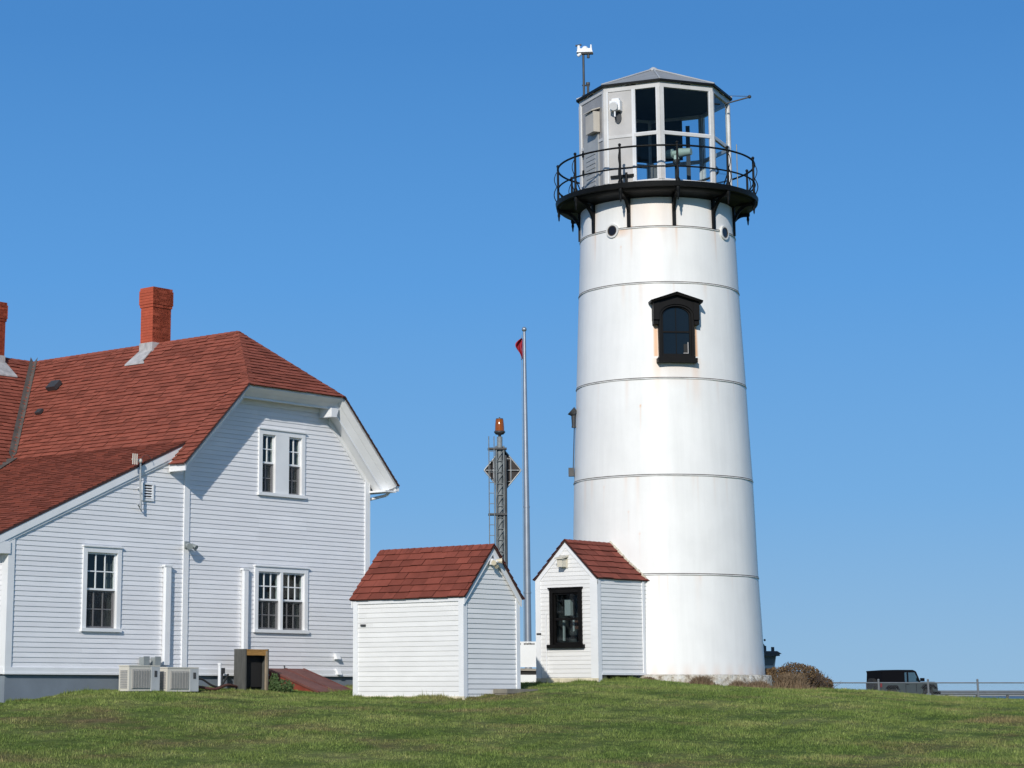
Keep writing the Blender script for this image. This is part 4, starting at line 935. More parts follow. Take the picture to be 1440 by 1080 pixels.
# arched window
def tower_window():
    d = 10.9; z0 = 9.10; r = RT(9.7); O = polar(r, d, 0); n = polar(1, d, 0); e1 = Vector((math.cos(rad(d)), math.sin(rad(d)), 0))
    fr = (O, e1, ZA, n); P = lambda a, b_, h: O + e1 * a + ZA * b_ + n * h
    f = MB()
    # arched architrave: inner half width .30, springing 10.12, outer .40
    def arch(mb, ri, ro, zs, h0, h1, k=16, ry=1.0):
        for i in range(k):
            a, b_ = math.pi * i / k, math.pi * (i + 1) / k
            q = [(math.cos(a) * ri, zs + math.sin(a) * ri * ry), (math.cos(a) * ro, zs + math.sin(a) * ro * ry), (math.cos(b_) * ro, zs + math.sin(b_) * ro * ry), (math.cos(b_) * ri, zs + math.sin(b_) * ri * ry)]
            mb.hexa([P(*q[0], h0), P(*q[1], h0), P(*q[2], h0), P(*q[3], h0), P(*q[0], h1), P(*q[1], h1), P(*q[2], h1), P(*q[3], h1)])
    zs = 10.09
    f.fbox(*fr, -.41, -.345, z0, zs, -.06, .12); f.fbox(*fr, .345, .41, z0, zs, -.06, .12); arch(f, .345, .41, zs, -.06, .12, ry=.66)
    wn_ = f.build('window', DARKW, TW, TZB, 'arched window in a heavy black pedimented frame')
    s = MB(); s.fbox(*fr, -.46, .46, z0 - .10, z0, -.08, .20); s.fbox(*fr, -.42, .42, z0, z0 + .05, -.08, .15); s.build('sill', DARKW, wn_, TZB)
    h = MB()      # pedimented hood with side brackets
    k = 18; out = [(-.52, zs - .02), (-.52, 10.40), (0, 10.60), (.52, 10.40), (.52, zs - .02)]
    for i in range(k):
        a, b_ = math.pi * (k - i) / k, math.pi * (k - i - 1) / k
        xa, xb = math.cos(a) * .40, math.cos(b_) * .40; za, zb_ = zs + math.sin(a) * .268, zs + math.sin(b_) * .268
        ta = 10.40 + (1 - abs(xa) / .52) * .20; tb = 10.40 + (1 - abs(xb) / .52) * .20
        h.hexa([P(xa, za, -.08), P(xb, zb_, -.08), P(xb, zb_, .15), P(xa, za, .15), P(xa, ta, -.08), P(xb, tb, -.08), P(xb, tb, .15), P(xa, ta, .15)])
    for sg in (-1, 1):
        x0, x1 = sorted((.40 * sg, .535 * sg)); h.fbox(*fr, x0, x1, zs - .10, 10.43, -.08, .165)
        x0, x1 = sorted((.42 * sg, .53 * sg)); h.fbox(*fr, x0, x1, zs - .20, zs - .10, -.08, .12)
        h.hexa([P(0, 10.56, -.10), P(.60 * sg, 10.38, -.10), P(.60 * sg, 10.38, .25), P(0, 10.56, .25), P(0, 10.63, -.10), P(.61 * sg, 10.43, -.10), P(.61 * sg, 10.43, .27), P(0, 10.63, .27)])
    h.build('hood', DARKW, wn_, TZB)
    s = MB(); s.fbox(*fr, -.345, -.305, z0 + .05, zs, -.02, .07); s.fbox(*fr, .305, .345, z0 + .05, zs, -.02, .07); arch(s, .305, .345, zs, -.02, .07, ry=.66); s.fbox(*fr, -.305, .305, z0 + .05, z0 + .11, -.02, .07); s.fbox(*fr, -.305, .305, 9.70, 9.74, -.02, .06); s.fbox(*fr, -.008, .008, z0 + .12, 10.3, .02, .045); s.build('sash', DARKW, wn_, TZB)
    s = MB(); s.face([P(-.32, z0 + .05, .034), P(.32, z0 + .05, .034), P(.32, zs, .034)] + [P(math.cos(math.pi * i / 12) * .32, zs + math.sin(math.pi * i / 12) * .211, .034) for i in range(1, 12)] + [P(-.32, zs, .034)]); s.build('pane', mat('dark_blue_glass', (.008, .013, .018), .12, spec=.35), wn_, TZB)
    s = MB(); s.fbox(*fr, .17, .26, z0 + .14, z0 + .34, .036, .05); s.build('dark_patch', RUBBER, wn_, TZB); s = MB(); s.fbox(*fr, .262, .276, z0 + .12, z0 + .38, .036, .06); s.fbox(*fr, .16, .262, z0 + .122, z0 + .135, .036, .06); s.build('pale_edge', GREYP, wn_, TZB)
tower_window()
# crumbling lime mortar where the entry roof meets the tower shell
mb = MB(); R_ = random.Random(3)
for i in range(90):
    y_ = -.03 + (EW / 2 + .03) * i / 89; zz_ = 4.03 + (4.885 - 4.03) * (y_ + .05) / (EW / 2 + .05); x_ = 3.2
    while x_ > .5:
        q_ = wp(EO, x_, y_)
        if math.hypot(q_[0] - TX, q_[1] - TY) > RT(zz_) + .015: break
        x_ -= .01
    mb.ball((x_ - .005 + R_.uniform(-.012, .012), y_, zz_ + .045 + R_.uniform(-.01, .015)), R_.uniform(.016, .036), 6, 4)
mb.build('mortar_joint', mat('lime_mortar', (.62, .57, .46), .95, .35, 20), entry, EZB)
# gallery -------------------------------------------------------------
GR = 2.42; GZ1 = 13.20
mb = MB(); mb.lathe([(1.7, 13.02), (GR - .10, 13.05), (GR - .06, 13.07), (GR, 13.09), (GR + .02, 13.20), (GR - .02, 13.215), (1.7, 13.215)], 96, smooth=False)
mb.build('gallery_deck', BLACK, TW, TZB)
mb = MB(); mb.lathe([(1.825, 12.94), (1.865, 12.94), (1.91, 12.98), (2.10, 13.01), (2.34, 13.03), (2.36, 13.06)], 96); mb.build('cornice', BLACK, TW, TZB)
for k in range(11):
    d = 12.3 + 32.727 * k; mb = MB()
    ez, er = Vector((0, 0, 1)), polar(1, d, 0); et = Vector((math.cos(rad(d)), math.sin(rad(d)), 0)) * .032
    pts = []      # curved bracket: quarter arc from wall foot to the deck's rim
    N = 12
    for i in range(N + 1):
        a = math.pi / 2 * i / N; pts.append((1.86 + .46 * (1 - math.cos(a)), 12.33 + .64 * math.sin(a)))
    inner = [(p[0] - .045 * math.sin(math.pi / 2 * i / N) - .01, p[1] + .06) for i, p in enumerate(pts)]
    for i in range(N):
        a, b_, c_, e_ = pts[i], pts[i + 1], inner[i + 1], inner[i]
        q = [er * a[0] + ez * a[1], er * b_[0] + ez * b_[1], er * c_[0] + ez * c_[1], er * e_[0] + ez * e_[1]]
        mb.hexa([p - et for p in q] + [p + et for p in q])
    mb.fbox((0, 0, 0), et.normalized(), ez, er, -.04, .04, 12.26, 13.03, RT(12.5) - .02, RT(12.5) + .05)
    mb.fbox((0, 0, 0), et.normalized(), ez, er, -.035, .035, 12.97, 13.04, 1.86, 2.36)
    p = er * 2.36; mb.lathe([(.001, 12.75), (.018, 12.79), (.022, 12.85), (.036, 12.90), (.03, 12.96), (.05, 13.0), (.05, 13.08)], 10, (p.x, p.y))
    mb.build('bracket', BLACK, TW, TZB)
for k in range(11):
    d = 12.3 + 32.727 * k; mb = MB(); p = polar(2.37, d, 0)
    mb.tube((p.x, p.y, 13.2), (p.x, p.y, 14.10), .030, .026, 8); mb.ball((p.x, p.y, 14.13), .038, 8, 6)
    mb.lathe([(.06, 13.2), (.05, 13.26), (.03, 13.30)], 8, (p.x, p.y))
    q = polar(2.20, d, 13.20); r_ = polar(2.36, d, 13.50); mb.tube(q, r_, .014, n=6)
    o_ = [polar(2.40 + .07 * math.sin(math.pi * i / 6), d, 13.62 - .40 * i / 6) for i in range(7)]; mb.path(o_, .012, 6)
    o_ = [polar(2.40 + .06 * math.sin(math.pi * i / 6), d, 13.62 + .36 * i / 6) for i in range(7)]; mb.path(o_, .010, 6)
    mb.build('railing_post', BLACK, TW, TZB)
for z, r_ in ((14.06, .024), (13.56, .020)):
    mb = MB(); mb.path([polar(2.37, 360 * i / 88, z) for i in range(89)], r_, 8); mb.build('rail', BLACK, TW, TZB)
# lantern room ----------------------------------------------------------
LR = 1.83; LZ0, LZ1 = 13.215, 15.78
VA = [4.2 + 45 * k for k in range(8)]
lf = MB(); floor_ = MB()
corner = [polar(LR, d, 0) for d in VA]
for k in range(8):
    p, q = corner[k], corner[(k + 1) % 8]; e = (q - p).normalized(); L = (q - p).length; n = Vector((e.y, -e.x, 0)); n = n if n.dot(p + q) > 0 else -n
    fr = (p, e, ZA, n)
    lf.fbox(*fr, 0, L, LZ0, LZ0 + .17, -.09, 0.0); lf.fbox(*fr, 0, L, LZ1 - .16, LZ1, -.09, 0.0)
    lf.fbox(*fr, .38 * L, .62 * L, LZ1 - .03, LZ1 + .0, 0, .03)
    for k2 in ((0.0, .075), (L - .075, L)): lf.fbox(*fr, k2[0], k2[1], LZ0 + .17, LZ1 - .16, -.085, .012)
    lf.fbox(*fr, .075, L - .075, 14.47, 14.54, -.06, .006)
lanf = lf.build('lantern_frame', GREYF, TW, TZB, 'pale grey eight sided lantern frame')
BEAD = mat('bright_white_bead', (.72, .73, .74), .4)
for k in range(8):
    p, q = corner[k], corner[(k + 1) % 8]; e = (q - p).normalized(); L = (q - p).length; n = Vector((e.y, -e.x, 0)); n = n if n.dot(p + q) > 0 else -n
    fr = (p, e, ZA, n); x0, x1 = .075, L - .075
    solid = {5: (x0, x1), 6: (x0, x1), 7: (x0, x0 + (L - .15) * .50)}.get(k)
    if k in (3, 4):
        m_ = MB(); m_.fbox(*fr, x0 if k == 4 else x0 + .45, x1, 14.60, LZ1 - .16, -.08, -.045); m_.build('dark_upper_panel', INT2, lanf, TZB)  # solid dark panel added on back faces; darkens the lantern, hides sky
    Z2 = ((LZ0 + .17, 14.47), (14.54, LZ1 - .16))
    if solid:
        for (z0, z1), dd in zip(Z2, (-.012, -.02)):
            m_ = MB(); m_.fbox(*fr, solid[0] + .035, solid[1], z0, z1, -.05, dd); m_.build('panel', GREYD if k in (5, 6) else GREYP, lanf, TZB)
        m_ = MB(); m_.fbox(*fr, solid[0], solid[0] + .035, LZ0 + .17, LZ1 - .16, -.05, .014); m_.build('glazing_bead', BEAD, lanf, TZB)
        x0 = x1 if k != 7 else solid[1] + .055
        if k == 7: m_ = MB(); m_.fbox(*fr, solid[1], solid[1] + .055, LZ0 + .17, LZ1 - .16, -.06, .016); m_.build('mullion', BEAD, lanf, TZB)
    if x1 > x0 + .1:
        for (z0, z1) in Z2:
            m_ = MB(); m_.face([Vector(fr[0]) + Vector(fr[1]) * a_ + ZA * b_ + Vector(fr[3]) * -.04 for a_, b_ in ((x0, z0), (x1, z0), (x1, z1), (x0, z1))]); m_.build('pane', LGLASS, lanf, TZB)
            m_ = MB(); m_.fbox(*fr, x0, x0 + .028, z0, z1, -.05, .0); m_.fbox(*fr, x1 - .028, x1, z0, z1, -.05, .0); m_.fbox(*fr, x0 + .028, x1 - .028, z0, z0 + .02, -.05, .0); m_.build('glazing_bead', BEAD, lanf, TZB)
    sl = MB(); sl.fbox(*fr, .40 * L, .58 * L, LZ1 - .06, LZ1 - .035, 0, .008); sl.build('vent_slot', RUBBER, lanf, TZB)
# door, box and lamp details on faces A and B
def face_frame(k):
    p, q = corner[k], corner[(k + 1) % 8]; e = (q - p).normalized(); n = Vector((e.y, -e.x, 0)); n = n if n.dot(p + q) > 0 else -n
    return (p, e, ZA, n), (q - p).length
fa, La = face_frame(6); fb_, Lb = face_frame(7)
mb = MB(); mb.fbox(*fa, .28, 1.08, LZ0 + .02, 14.72, -.012, .02)
for k in range(9): z = 13.35 + k * .11; mb.fbox(*fa, .42, .92, z, z + .06, .02, .032)
dr = mb.build('lantern_door', mat('grey_door_paint', (.40, .41, .41), .5), TW, TZB)
mb = MB()
for z in (13.4, 13.85, 14.3): mb.fbox(*fa, .20, .28, z, z + .12, .0, .04)
mb.build('hinge', BLACK, dr, TZB)
mb = MB(); mb.fbox(*fa, .72, 1.16, 14.72, 15.22, -.0, .17); mb.hexa([Vector(fa[0]) + Vector(fa[1]) * a_ + ZA * c_ + Vector(fa[3]) * b_ for a_, b_, c_ in ((.70, 0, 15.30), (1.18, 0, 15.30), (1.18, .22, 15.22), (.70, .22, 15.22), (.70, 0, 15.33), (1.18, 0, 15.33), (1.18, .22, 15.25), (.70, .22, 15.25))]); mb.build('equipment_box', mat('sand_box_paint', (.52, .48, .42), .5), TW, TZB)
mb = MB(); mb.fbox(*fb_, .20, .46, 15.12, 15.36, .0, .16); mb.fbox(*fb_, .24, .42, 15.36, 15.42, .0, .12); hm = mb.build('fog_sensor', TRIM, TW, TZB)
mb = MB(); O, e, _, n = fb_; c_ = Vector(O) + Vector(e) * .33 + ZA * 15.24 + Vector(n) * .16
mb.tube(c_, c_ + Vector(n) * .10 - ZA * .05, .09, .10, 12); mb.tube(c_ - ZA * .15, c_ - ZA * .28, .02); mb.build('hood', TRIM, hm, TZB)
mb = MB(); c_ = Vector(O) + Vector(e) * .36 + ZA * 14.98 + Vector(n) * .02
for i in range(20):
    a, b_ = 2 * math.pi * i / 20, 2 * math.pi * (i + 1) / 20
    mb.face([c_, c_ + Vector(e) * .085 * math.cos(a) + ZA * .15 * math.sin(a), c_ + Vector(e) * .085 * math.cos(b_) + ZA * .15 * math.sin(b_)])
mb.build('dark_oval', DARKM, TW, TZB)  # flat dark ellipse on the panel below the sensor
mb = MB(); mb.fbox(*fb_, .15, Lb * .52, 13.50, 13.56, .02, .05); mb.tube(Vector(O) + Vector(e) * .55 + ZA * 13.6 + Vector(n) * .05, Vector(O) + Vector(e) * .55 + ZA * 13.22 + Vector(n) * .09, .03); mb.build('grab_bar', BLACK, TW, TZB)
# roof
rf = MB(); N8 = 8; er_ = [polar(1.89, d, 15.80) for d in VA]; ap = Vector((0, 0, 16.53)); apr = [polar(.10, d, 16.50) for d in VA]
for k in range(8):
    rf.face([er_[k], er_[(k + 1) % 8], apr[(k + 1) % 8], apr[k]]); 
rf.face(apr)
rf_o = rf.build('lantern_roof', ROOFG, TW, TZB)
rb = MB()
for k in range(8):
    rb.tube(er_[k] + ZA * .012, apr[k] + ZA * .02, .022, n=6)
rb.lathe([(.11, 16.50), (.10, 16.56), (.03, 16.60), (.001, 16.60)], 10); rb.build('roof_rib', mat('roof_rib_grey', (.44, .45, .46), .5), rf_o, TZB)
rb = MB()
for k in range(8):
    a, b_ = polar(1.90, VA[k], 15.745), polar(1.90, VA[(k + 1) % 8], 15.745); c_, d_ = polar(1.90, VA[(k + 1) % 8], 15.802), polar(1.90, VA[k], 15.802)
    i0, i1 = polar(1.76, VA[k], 15.775), polar(1.76, VA[(k + 1) % 8], 15.775)
    rb.face([a, b_, c_, d_]); rb.face([a, i0, i1, b_])
rb.build('eave', BLACK, rf_o, TZB)
ce = MB(); ce.face([polar(1.76, d, 15.70) for d in VA]); ce.build('ceiling', INT2, rf_o, TZB)
fl = MB(); fl.face([polar(1.80, d, 13.225) for d in VA]); fl.build('lantern_floor', INT2, TW, TZB)
# weather mast on the roof edge and boom
mp = Vector((-1.66, -.25, 0))
mst = MB(); MZ = -.44; mst.tube((-1.60, -.1, 15.78), (-1.60, -.1, 16.66 + MZ), .03, n=8); mst.tube((-1.60, -.1, 16.62 + MZ), (-1.60, -.1, 16.68 + MZ), .05); mst.tube((-1.70, -.15, 16.30 + MZ), (-1.70, -.15, 17.40 + MZ), .028, n=8)
mst.tube((-1.74, -.15, 16.34 + MZ), (-1.56, -.1, 16.34 + MZ), .02); mst.tube((-1.74, -.15, 16.60 + MZ), (-1.56, -.1, 16.60 + MZ), .02); mo = mst.build('weather_mast', DARKM, TW, TZB)
Z_ = 17.42 + MZ
s = MB(); s.hexa([(-1.86, -.25, Z_), (-1.47, -.25, Z_), (-1.47, -.05, Z_), (-1.86, -.05, Z_), (-1.83, -.22, Z_ + .10), (-1.50, -.22, Z_ + .10), (-1.50, -.08, Z_ + .10), (-1.83, -.08, Z_ + .10)]); s.tube((-1.81, -.15, Z_ + .08), (-1.81, -.15, Z_ + .19), .045, .035); s.tube((-1.51, -.15, Z_ + .08), (-1.51, -.15, Z_ + .21), .03, .015); s.ball((-1.66, -.15, Z_ + .09), .085, 12, 8); s.build('sensor', TRIM, mo, TZB)
s = MB(); s.tube((-1.84, -.18, Z_ - .08), (-1.76, -.18, Z_ - .02), .04); s.build('sensor_bulb', TRIM, mo, TZB)
s = MB(); s.box(-1.76, -1.46, -.22, -.08, Z_ - .03, Z_); s.tube((-1.58, -.15, Z_), (-1.58, -.15, Z_ - .13), .035); s.build('sensor_mount', DARKM, mo, TZB)
s = MB(); s.tube((-1.89, -.15, Z_ + .19), (-1.74, -.15, Z_ + .21), .022); s.build('vane', DARKM, mo, TZB)
s = MB(); s.tube((1.72, -.3, 15.55), (2.28, -.35, 15.68), .018, n=6); s.tube((1.80, -.3, 15.74), (2.28, -.35, 15.70), .008, n=5); s.ball((2.29, -.35, 15.69), .045, 8, 6); s.build('boom', DARKM, TW, TZB)
s = MB(); s.tube((1.95, -.2, 13.2), (1.95, -.2, 14.55), .014, n=6); s.build('whip_aerial', GREYB, TW, TZB)
# revolving beacon inside the lantern
be = MB(); be.lathe([(.16, 13.22), (.14, 13.26), (.05, 13.30), (.045, 14.02), (.09, 14.06), (.09, 14.12), (.04, 14.16)], 16, (.50, -.50)); bo = be.build('beacon_pedestal', DARKM, TW, TZB)
h = MB(); c0 = Vector((.50, -.50, 14.30)); ax = Vector((.93, -.37, .0)).normalized()
h.tube(c0 - ax * .38, c0 - ax * .08, .085, .115, 20); h.tube(c0 + ax * .08, c0 + ax * .38, .115, .085, 20); h.tube(c0 - ax * .10, c0 + ax * .10, .07, .07, 14); h.box(.44, .56, -.56, -.44, 14.14, 14.24); h.build('beacon_drum', OPTIC, bo, TZB)
s = MB(); s.box(-.46, -.20, -1.15, -.95, 13.23, 13.52); s.build('brown_crate', mat('tan_card', (.40, .26, .15), .8), TW, TZB)
s = MB(); s.box(-.12, .16, -1.22, -1.16, 13.30, 13.36); s.box(-.12, -.07, -1.22, -1.16, 13.23, 13.85); s.box(.13, .18, -1.22, -1.16, 13.23, 13.85); s.box(-.12, .18, -1.22, -1.16, 13.80, 13.86); s.box(-.05, .11, -1.2, -1.1, 13.4, 13.8); s.build('control_cabinet', DARKM, TW, TZB)
s = MB(); s.path([polar(1.50, a, 13.95) for a in range(60, 260, 10)], .03, 6); s.box(.75, .85, .4, .5, 13.2, 15.2); s.build('inner_rail', INT2, TW, TZB)
# spotlight and cable on the left flank
s = MB(); a = polar(RT(8.2) + .07, -82, 7.78)
s.tube(a, a + ZA * .30, .045, .06, 10); s.tube(a - ZA * .05, a, .05, .05, 10); s.tube(a + ZA * .28 + polar(.03, 100, 0), a + ZA * .36 + polar(.06, -80, 0), .085, .12, 10); sp = s.build('spotlight', DARKM, TW, TZB)
s = MB(); s.path([polar(RT(z) + .035, -83, z) for z in np.arange(7.80, 6.55, -.1)], .012, 6); a = polar(RT(6.6) + .05, -83, 6.68); s.box(a.x - .09, a.x + .04, a.y - .08, a.y + .06, 6.58, 6.78); s.build('cable', DARKM, sp, TZB)

# ---------------------------------------------------------------- dry plants round the footing
def tuft(name, label, cat, x, y, w, h, n, seed, group=None):
    R = random.Random(seed); t = thing(name, label, cat, (x, y, tz(x, y) - .02), 0, group); mb = MB()
    for i in range(n):
        px, py = R.gauss(0, w * .42), R.gauss(0, w * .16); hh = h * R.uniform(.35, 1.0) * max(.25, 1 - (px / w) ** 2)
        dx, dy = R.gauss(0, .45) * hh, R.gauss(0, .25) * hh; w2 = R.uniform(.004, .010); a = R.uniform(0, math.pi)
        cx_, sx_ = math.cos(a) * w2, math.sin(a) * w2; k = R.random()
        mb.face([(px - cx_, py - sx_, 0), (px + cx_, py + sx_, 0), (px + dx * .4 + cx_ * .7, py + dy * .4 + sx_ * .7, hh * .65), (px + dx * .4 - cx_ * .7, py + dy * .4 - sx_ * .7, hh * .65)], k)
        mb.face([(px + dx * .4 - cx_ * .7, py + dy * .4 - sx_ * .7, hh * .65), (px + dx * .4 + cx_ * .7, py + dy * .4 + sx_ * .7, hh * .65), (px + dx, py + dy, hh)], k)
    mb.build('stalks', STALK, t)
GRP = 'dry plants at the lighthouse footing'
tuft('dry_plant', 'low dry brown plant clump at the middle of the lighthouse footing', 'dry plant', 6.78, 50.42, .36, .26, 1500, 1, GRP)
tuft('dry_plant', 'wider dry brown plant clump below the right half of the lighthouse footing', 'dry plant', 7.62, 50.62, .30, .20, 1100, 2, GRP)
tuft('dry_plant', 'dry brown plant clump at the right edge of the lighthouse footing', 'dry plant', 8.12, 50.95, .42, .22, 1600, 3, GRP)
tuft('dry_plant', 'flat dry brown stalks where the entry house meets the lighthouse footing', 'dry plant', 5.62, 50.55, .22, .10, 500, 4, GRP)
tuft('dry_plant', 'grey brown upright dead stalks in front of the bronze bush', 'dry plant', 8.92, 51.4, .46, .42, 2600, 5, GRP)
# bronze bush
bx, by = 9.18, 53.2
t = thing('bush', 'wide low bronze brown bush behind the right side of the lighthouse', 'bush', (bx, by, tz(bx, by)), 0)
mb = MB(); leafy(mb, (-.50, 0, .20), (.58, .5, .29), 6500, .042, 21, .5, .22); leafy(mb, (.22, 0, .22), (.55, .5, .31), 6500, .042, 22, .5, .25); leafy(mb, (.78, .1, .02), (.30, .35, .22), 3000, .04, 23, .4, .25); mb.build('foliage', BUSHB, t)
mb = MB(); R = random.Random(8)
for i in range(160):
    a = R.uniform(-1.1, 1.05); mb.tube((a * .8, R.uniform(-.3, .1), -.1), (a + R.gauss(0, .12), R.uniform(-.55, -.2), R.uniform(.15, .55) * (1.15 - abs(a) * .55)), .006, .003, 4)
mb.build('branch', TWIG, t)

# ================================================================ DAYMARK TOWER AND FLAGPOLE
BX, BY = 2.82, 60.0; bz = tz(BX, BY) - .1
bt = thing('beacon_tower', 'slim grey steel lattice post with ladder carrying a diamond daymark board and amber lamp', 'beacon tower', (BX, BY, bz), 0)
ztop = 8.30 - bz
MASTM = mat('dull_mast_steel', (0.21, 0.235, 0.245), 0.55, 0.35, 6)
mb = MB(); hw = .10
cor = [(-hw, -.10), (hw, -.10), (hw, .10), (-hw, .10)]
for cx_, cy_ in cor: mb.tube((cx_, cy_, 0), (cx_, cy_, ztop - .25), .022, n=6)
mb.tube((0, 0, 0), (0, 0, ztop), .075, n=12)
zz = .1; k = 0
while zz < ztop - .4:
    for i in range(4):
        a, b_ = cor[i], cor[(i + 1) % 4]; up_ = .30
        mb.tube((a[0], a[1], zz), (b_[0], b_[1], zz + up_), .010, n=5); mb.tube((a[0], a[1], zz), (b_[0], b_[1], zz), .010, n=5)
    zz += .30; k += 1
mb.build('mast', MASTM, bt)
mb = MB()
for x_ in (-.30, -.16): mb.tube((x_, -.16, 0), (x_, -.16, ztop + .0), .013, n=6)
z_ = .2
while z_ < ztop - .2: mb.tube((-.30, -.16, z_), (-.16, -.16, z_), .010, n=5); z_ += .28
mb.build('ladder', MASTM, bt)
mb = MB(); z_ = ztop - .35
for z_ in (ztop - .35, ztop - 2.1, ztop - 3.75): mb.box(-.32, .18, -.15, .13, z_, z_ + .05)
mb.tube((.15, -.06, 0), (.15, -.06, ztop - .5), .035, n=8); mb.build('clamp', DARKM, bt)
mb = MB(); zc = 7.42 - bz; mb.prism([(-.42 + .0, .20, zc), (.08, .20, zc - .60), (.575, .20, zc), (.08, .20, zc + .60)], (0, .03, 0)); dm = mb.build('daymark_board', MESH, bt)
mb = MB(); c4 = [Vector((-.42, .17, zc)), Vector((.08, .17, zc - .60)), Vector((.575, .17, zc)), Vector((.08, .17, zc + .60))]
for i in range(4): mb.tube(c4[i], c4[(i + 1) % 4], .020, n=6)
mb.tube((-.38, .16, zc), (.54, .16, zc), .014, n=6); mb.tube((.30, .16, zc - .30), (.30, .16, zc + .30), .016, n=6); mb.tube((-.16, .16, zc - .26), (-.16, .16, zc + .26), .016, n=6); mb.tube((.05, .16, zc + .32), (.30, .16, zc + .30), .012, n=6); mb.tube((.05, .16, zc - .32), (.30, .16, zc - .30), .012, n=6)
mb.build('board_frame', STEEL, dm)
mb = MB(); mb.lathe([(.04, ztop), (.04, ztop + .05), (.11, ztop + .07), (.15, ztop + .12), (.15, ztop + .15), (.10, ztop + .17)], 16); lb = mb.build('lamp_base', DARKM, bt)
mb = MB(); mb.lathe([(.125, ztop + .16), (.12, ztop + .30), (.105, ztop + .46), (.09, ztop + .485), (.001, ztop + .49)], 20); mb.lathe([(.05, ztop + .17), (.05, ztop + .40), (.001, ztop + .42)], 10); mb.build('amber_lens', AMBER, lb)
mb = MB(); mb.tube((0, 0, ztop + .48), (0, 0, ztop + .53), .02, n=6); mb.lathe([(.10, ztop + .475), (.095, ztop + .495)], 16); mb.build('lens_cap', DARKM, lb)

fx, fy = 4.40, 75.0; fz = tz(fx, fy)
fp = thing('flagpole', 'tall silver flagpole with a small ball top rising behind the sheds', 'flagpole', (fx, fy, fz), 0)
mb = MB(); H_ = 13.55 - fz; mb.tube((0, 0, 0), (0, 0, H_ * .52), .125, .10, 18); mb.tube((0, 0, H_ * .52), (-.01, 0, H_), .098, .05, 16); mb.tube((0, 0, H_ * .52), (0, 0, H_ * .52 + .05), .108, n=16); mb.tube((0, 0, 3.6), (0, 0, 3.65), .126, n=16); mb.build('pole', POLE, fp)
mb = MB(); mb.ball((-.01, 0, H_ + .08), .085); mb.build('ball_finial', POLE, fp)
mb = MB(); mb.tube((-.14, 0, 1.2), (-.10, 0, H_ - .1), .008, n=5); mb.build('halyard', GREYB, fp)
mb = MB(); R = random.Random(2)      # limp folded flag
fl_t = thing('flag', 'small red flag hanging limp near the top of the flagpole', 'flag', (fx, fy, fz + H_ - .92), 0)
NU, NV = 14, 16; vs = []
for j in range(NV + 1):
    v_ = j / NV
    for i in range(NU + 1):
        u = i / NU; wdt = .06 + .20 * math.sin(math.pi * min(1, max(0, (v_ - .05) * 1.05))) ** .8 * (.4 + .6 * v_)
        vs.append((-.07 - u * wdt + .05 * math.sin(v_ * 7) * u, .09 * math.sin(u * 9 + v_ * 4) * (.3 + u), v_ * .66 - .10 * u * (1 - v_) + .05 * u))
mb.add(vs, [(j * (NU + 1) + i, j * (NU + 1) + i + 1, (j + 1) * (NU + 1) + i + 1, (j + 1) * (NU + 1) + i) for j in range(NV) for i in range(NU)], 0, True)
mb.build('cloth', FLAGM, fl_t)
mb = MB(); mb.tube((-.05, 0, -.05), (-.05, 0, .74), .008, n=5); mb.build('toggle_rope', GREYB, fl_t)

# white information board between shed and entry
px_, py_ = 3.28, 56.0; pz = tz(px_, py_)
ib = thing('information_board', 'white board with a line of dark lettering along its top between shed and entry house', 'board', (px_, py_, pz), 0)
zt_ = 2.80 - pz; mb = MB(); mb.box(-.75, .75, 0, .05, zt_ - .62, zt_); mb.build('panel', TRIM, ib)
mb = MB(); mb.box(-.75, .75, .0, .05, .02, .26); mb.build('lower_panel', TRIM, ib)
mb = MB(); mb.hexa([(-.75, -.05, zt_ - .70), (.75, -.05, zt_ - .72), (.75, .08, zt_ - .72), (-.75, .08, zt_ - .70), (-.75, -.05, zt_ - .635), (.75, -.05, zt_ - .67), (.75, .08, zt_ - .67), (-.75, .08, zt_ - .635)]); mb.build('rail', mat('weathered_plank', (.33, .30, .26), .8, .3, 6), ib)
mb = MB(); mb.box(-.75, .75, .02, .045, .26, zt_ - .70); mb.box(-.7, -.62, .05, .13, -.2, zt_); mb.box(.62, .7, .05, .13, -.2, zt_); mb.build('post', RUBBER, ib)
mb = MB()
for a, w2 in ((-.26, .025), (-.22, .02), (-.185, .012), (-.10, .03), (-.06, .025), (-.025, .03), (.012, .025), (.045, .03), (.082, .025), (.115, .022), (.145, .018), (.215, .02), (.24, .012)): mb.box(a, a + w2, -.008, 0, zt_ - .075, zt_ - .028 - (.012 if int(a * 1000) % 3 else 0))
mb.build('lettering', DARKM, ib)

# ================================================================ DISTANCE: boat house top, fence, car
qx, qy = 12.55, 80.0; qz = tz(qx, qy)
pv = thing('pilothouse', 'small pale pilothouse with dark flat roof showing just right of the lighthouse foot', 'pilothouse', (qx, qy, qz), 0)
# x range so that its right edge shows past the tower
rt = 13.42 - qx; zr_ = 2.92 - qz
mb = MB(); mb.hexa([(-1.0, -.7, 0), (rt - .42, -.7, 0), (rt - .42, .9, 0), (-1.0, .9, 0), (-1.2, -.9, zr_ - .08), (rt - .16, -.9, zr_ - .08), (rt - .16, 1.1, zr_ - .08), (-1.2, 1.1, zr_ - .08)]); mb.build('cabin', mat('pale_cabin_paint', (.48, .50, .50), .5, .2, 4), pv)
mb = MB(); mb.hexa([(-1.06, -.86, zr_ - .45), (rt - .27, -.86, zr_ - .45), (rt - .27, .5, zr_ - .45), (-1.06, .5, zr_ - .45), (-1.2, -.92, zr_ - .14), (rt - .17, -.92, zr_ - .14), (rt - .17, .5, zr_ - .14), (-1.2, .5, zr_ - .14)]); mb.build('window_band', mat('dim_cabin_glass', (.16, .18, .20), .2), pv)
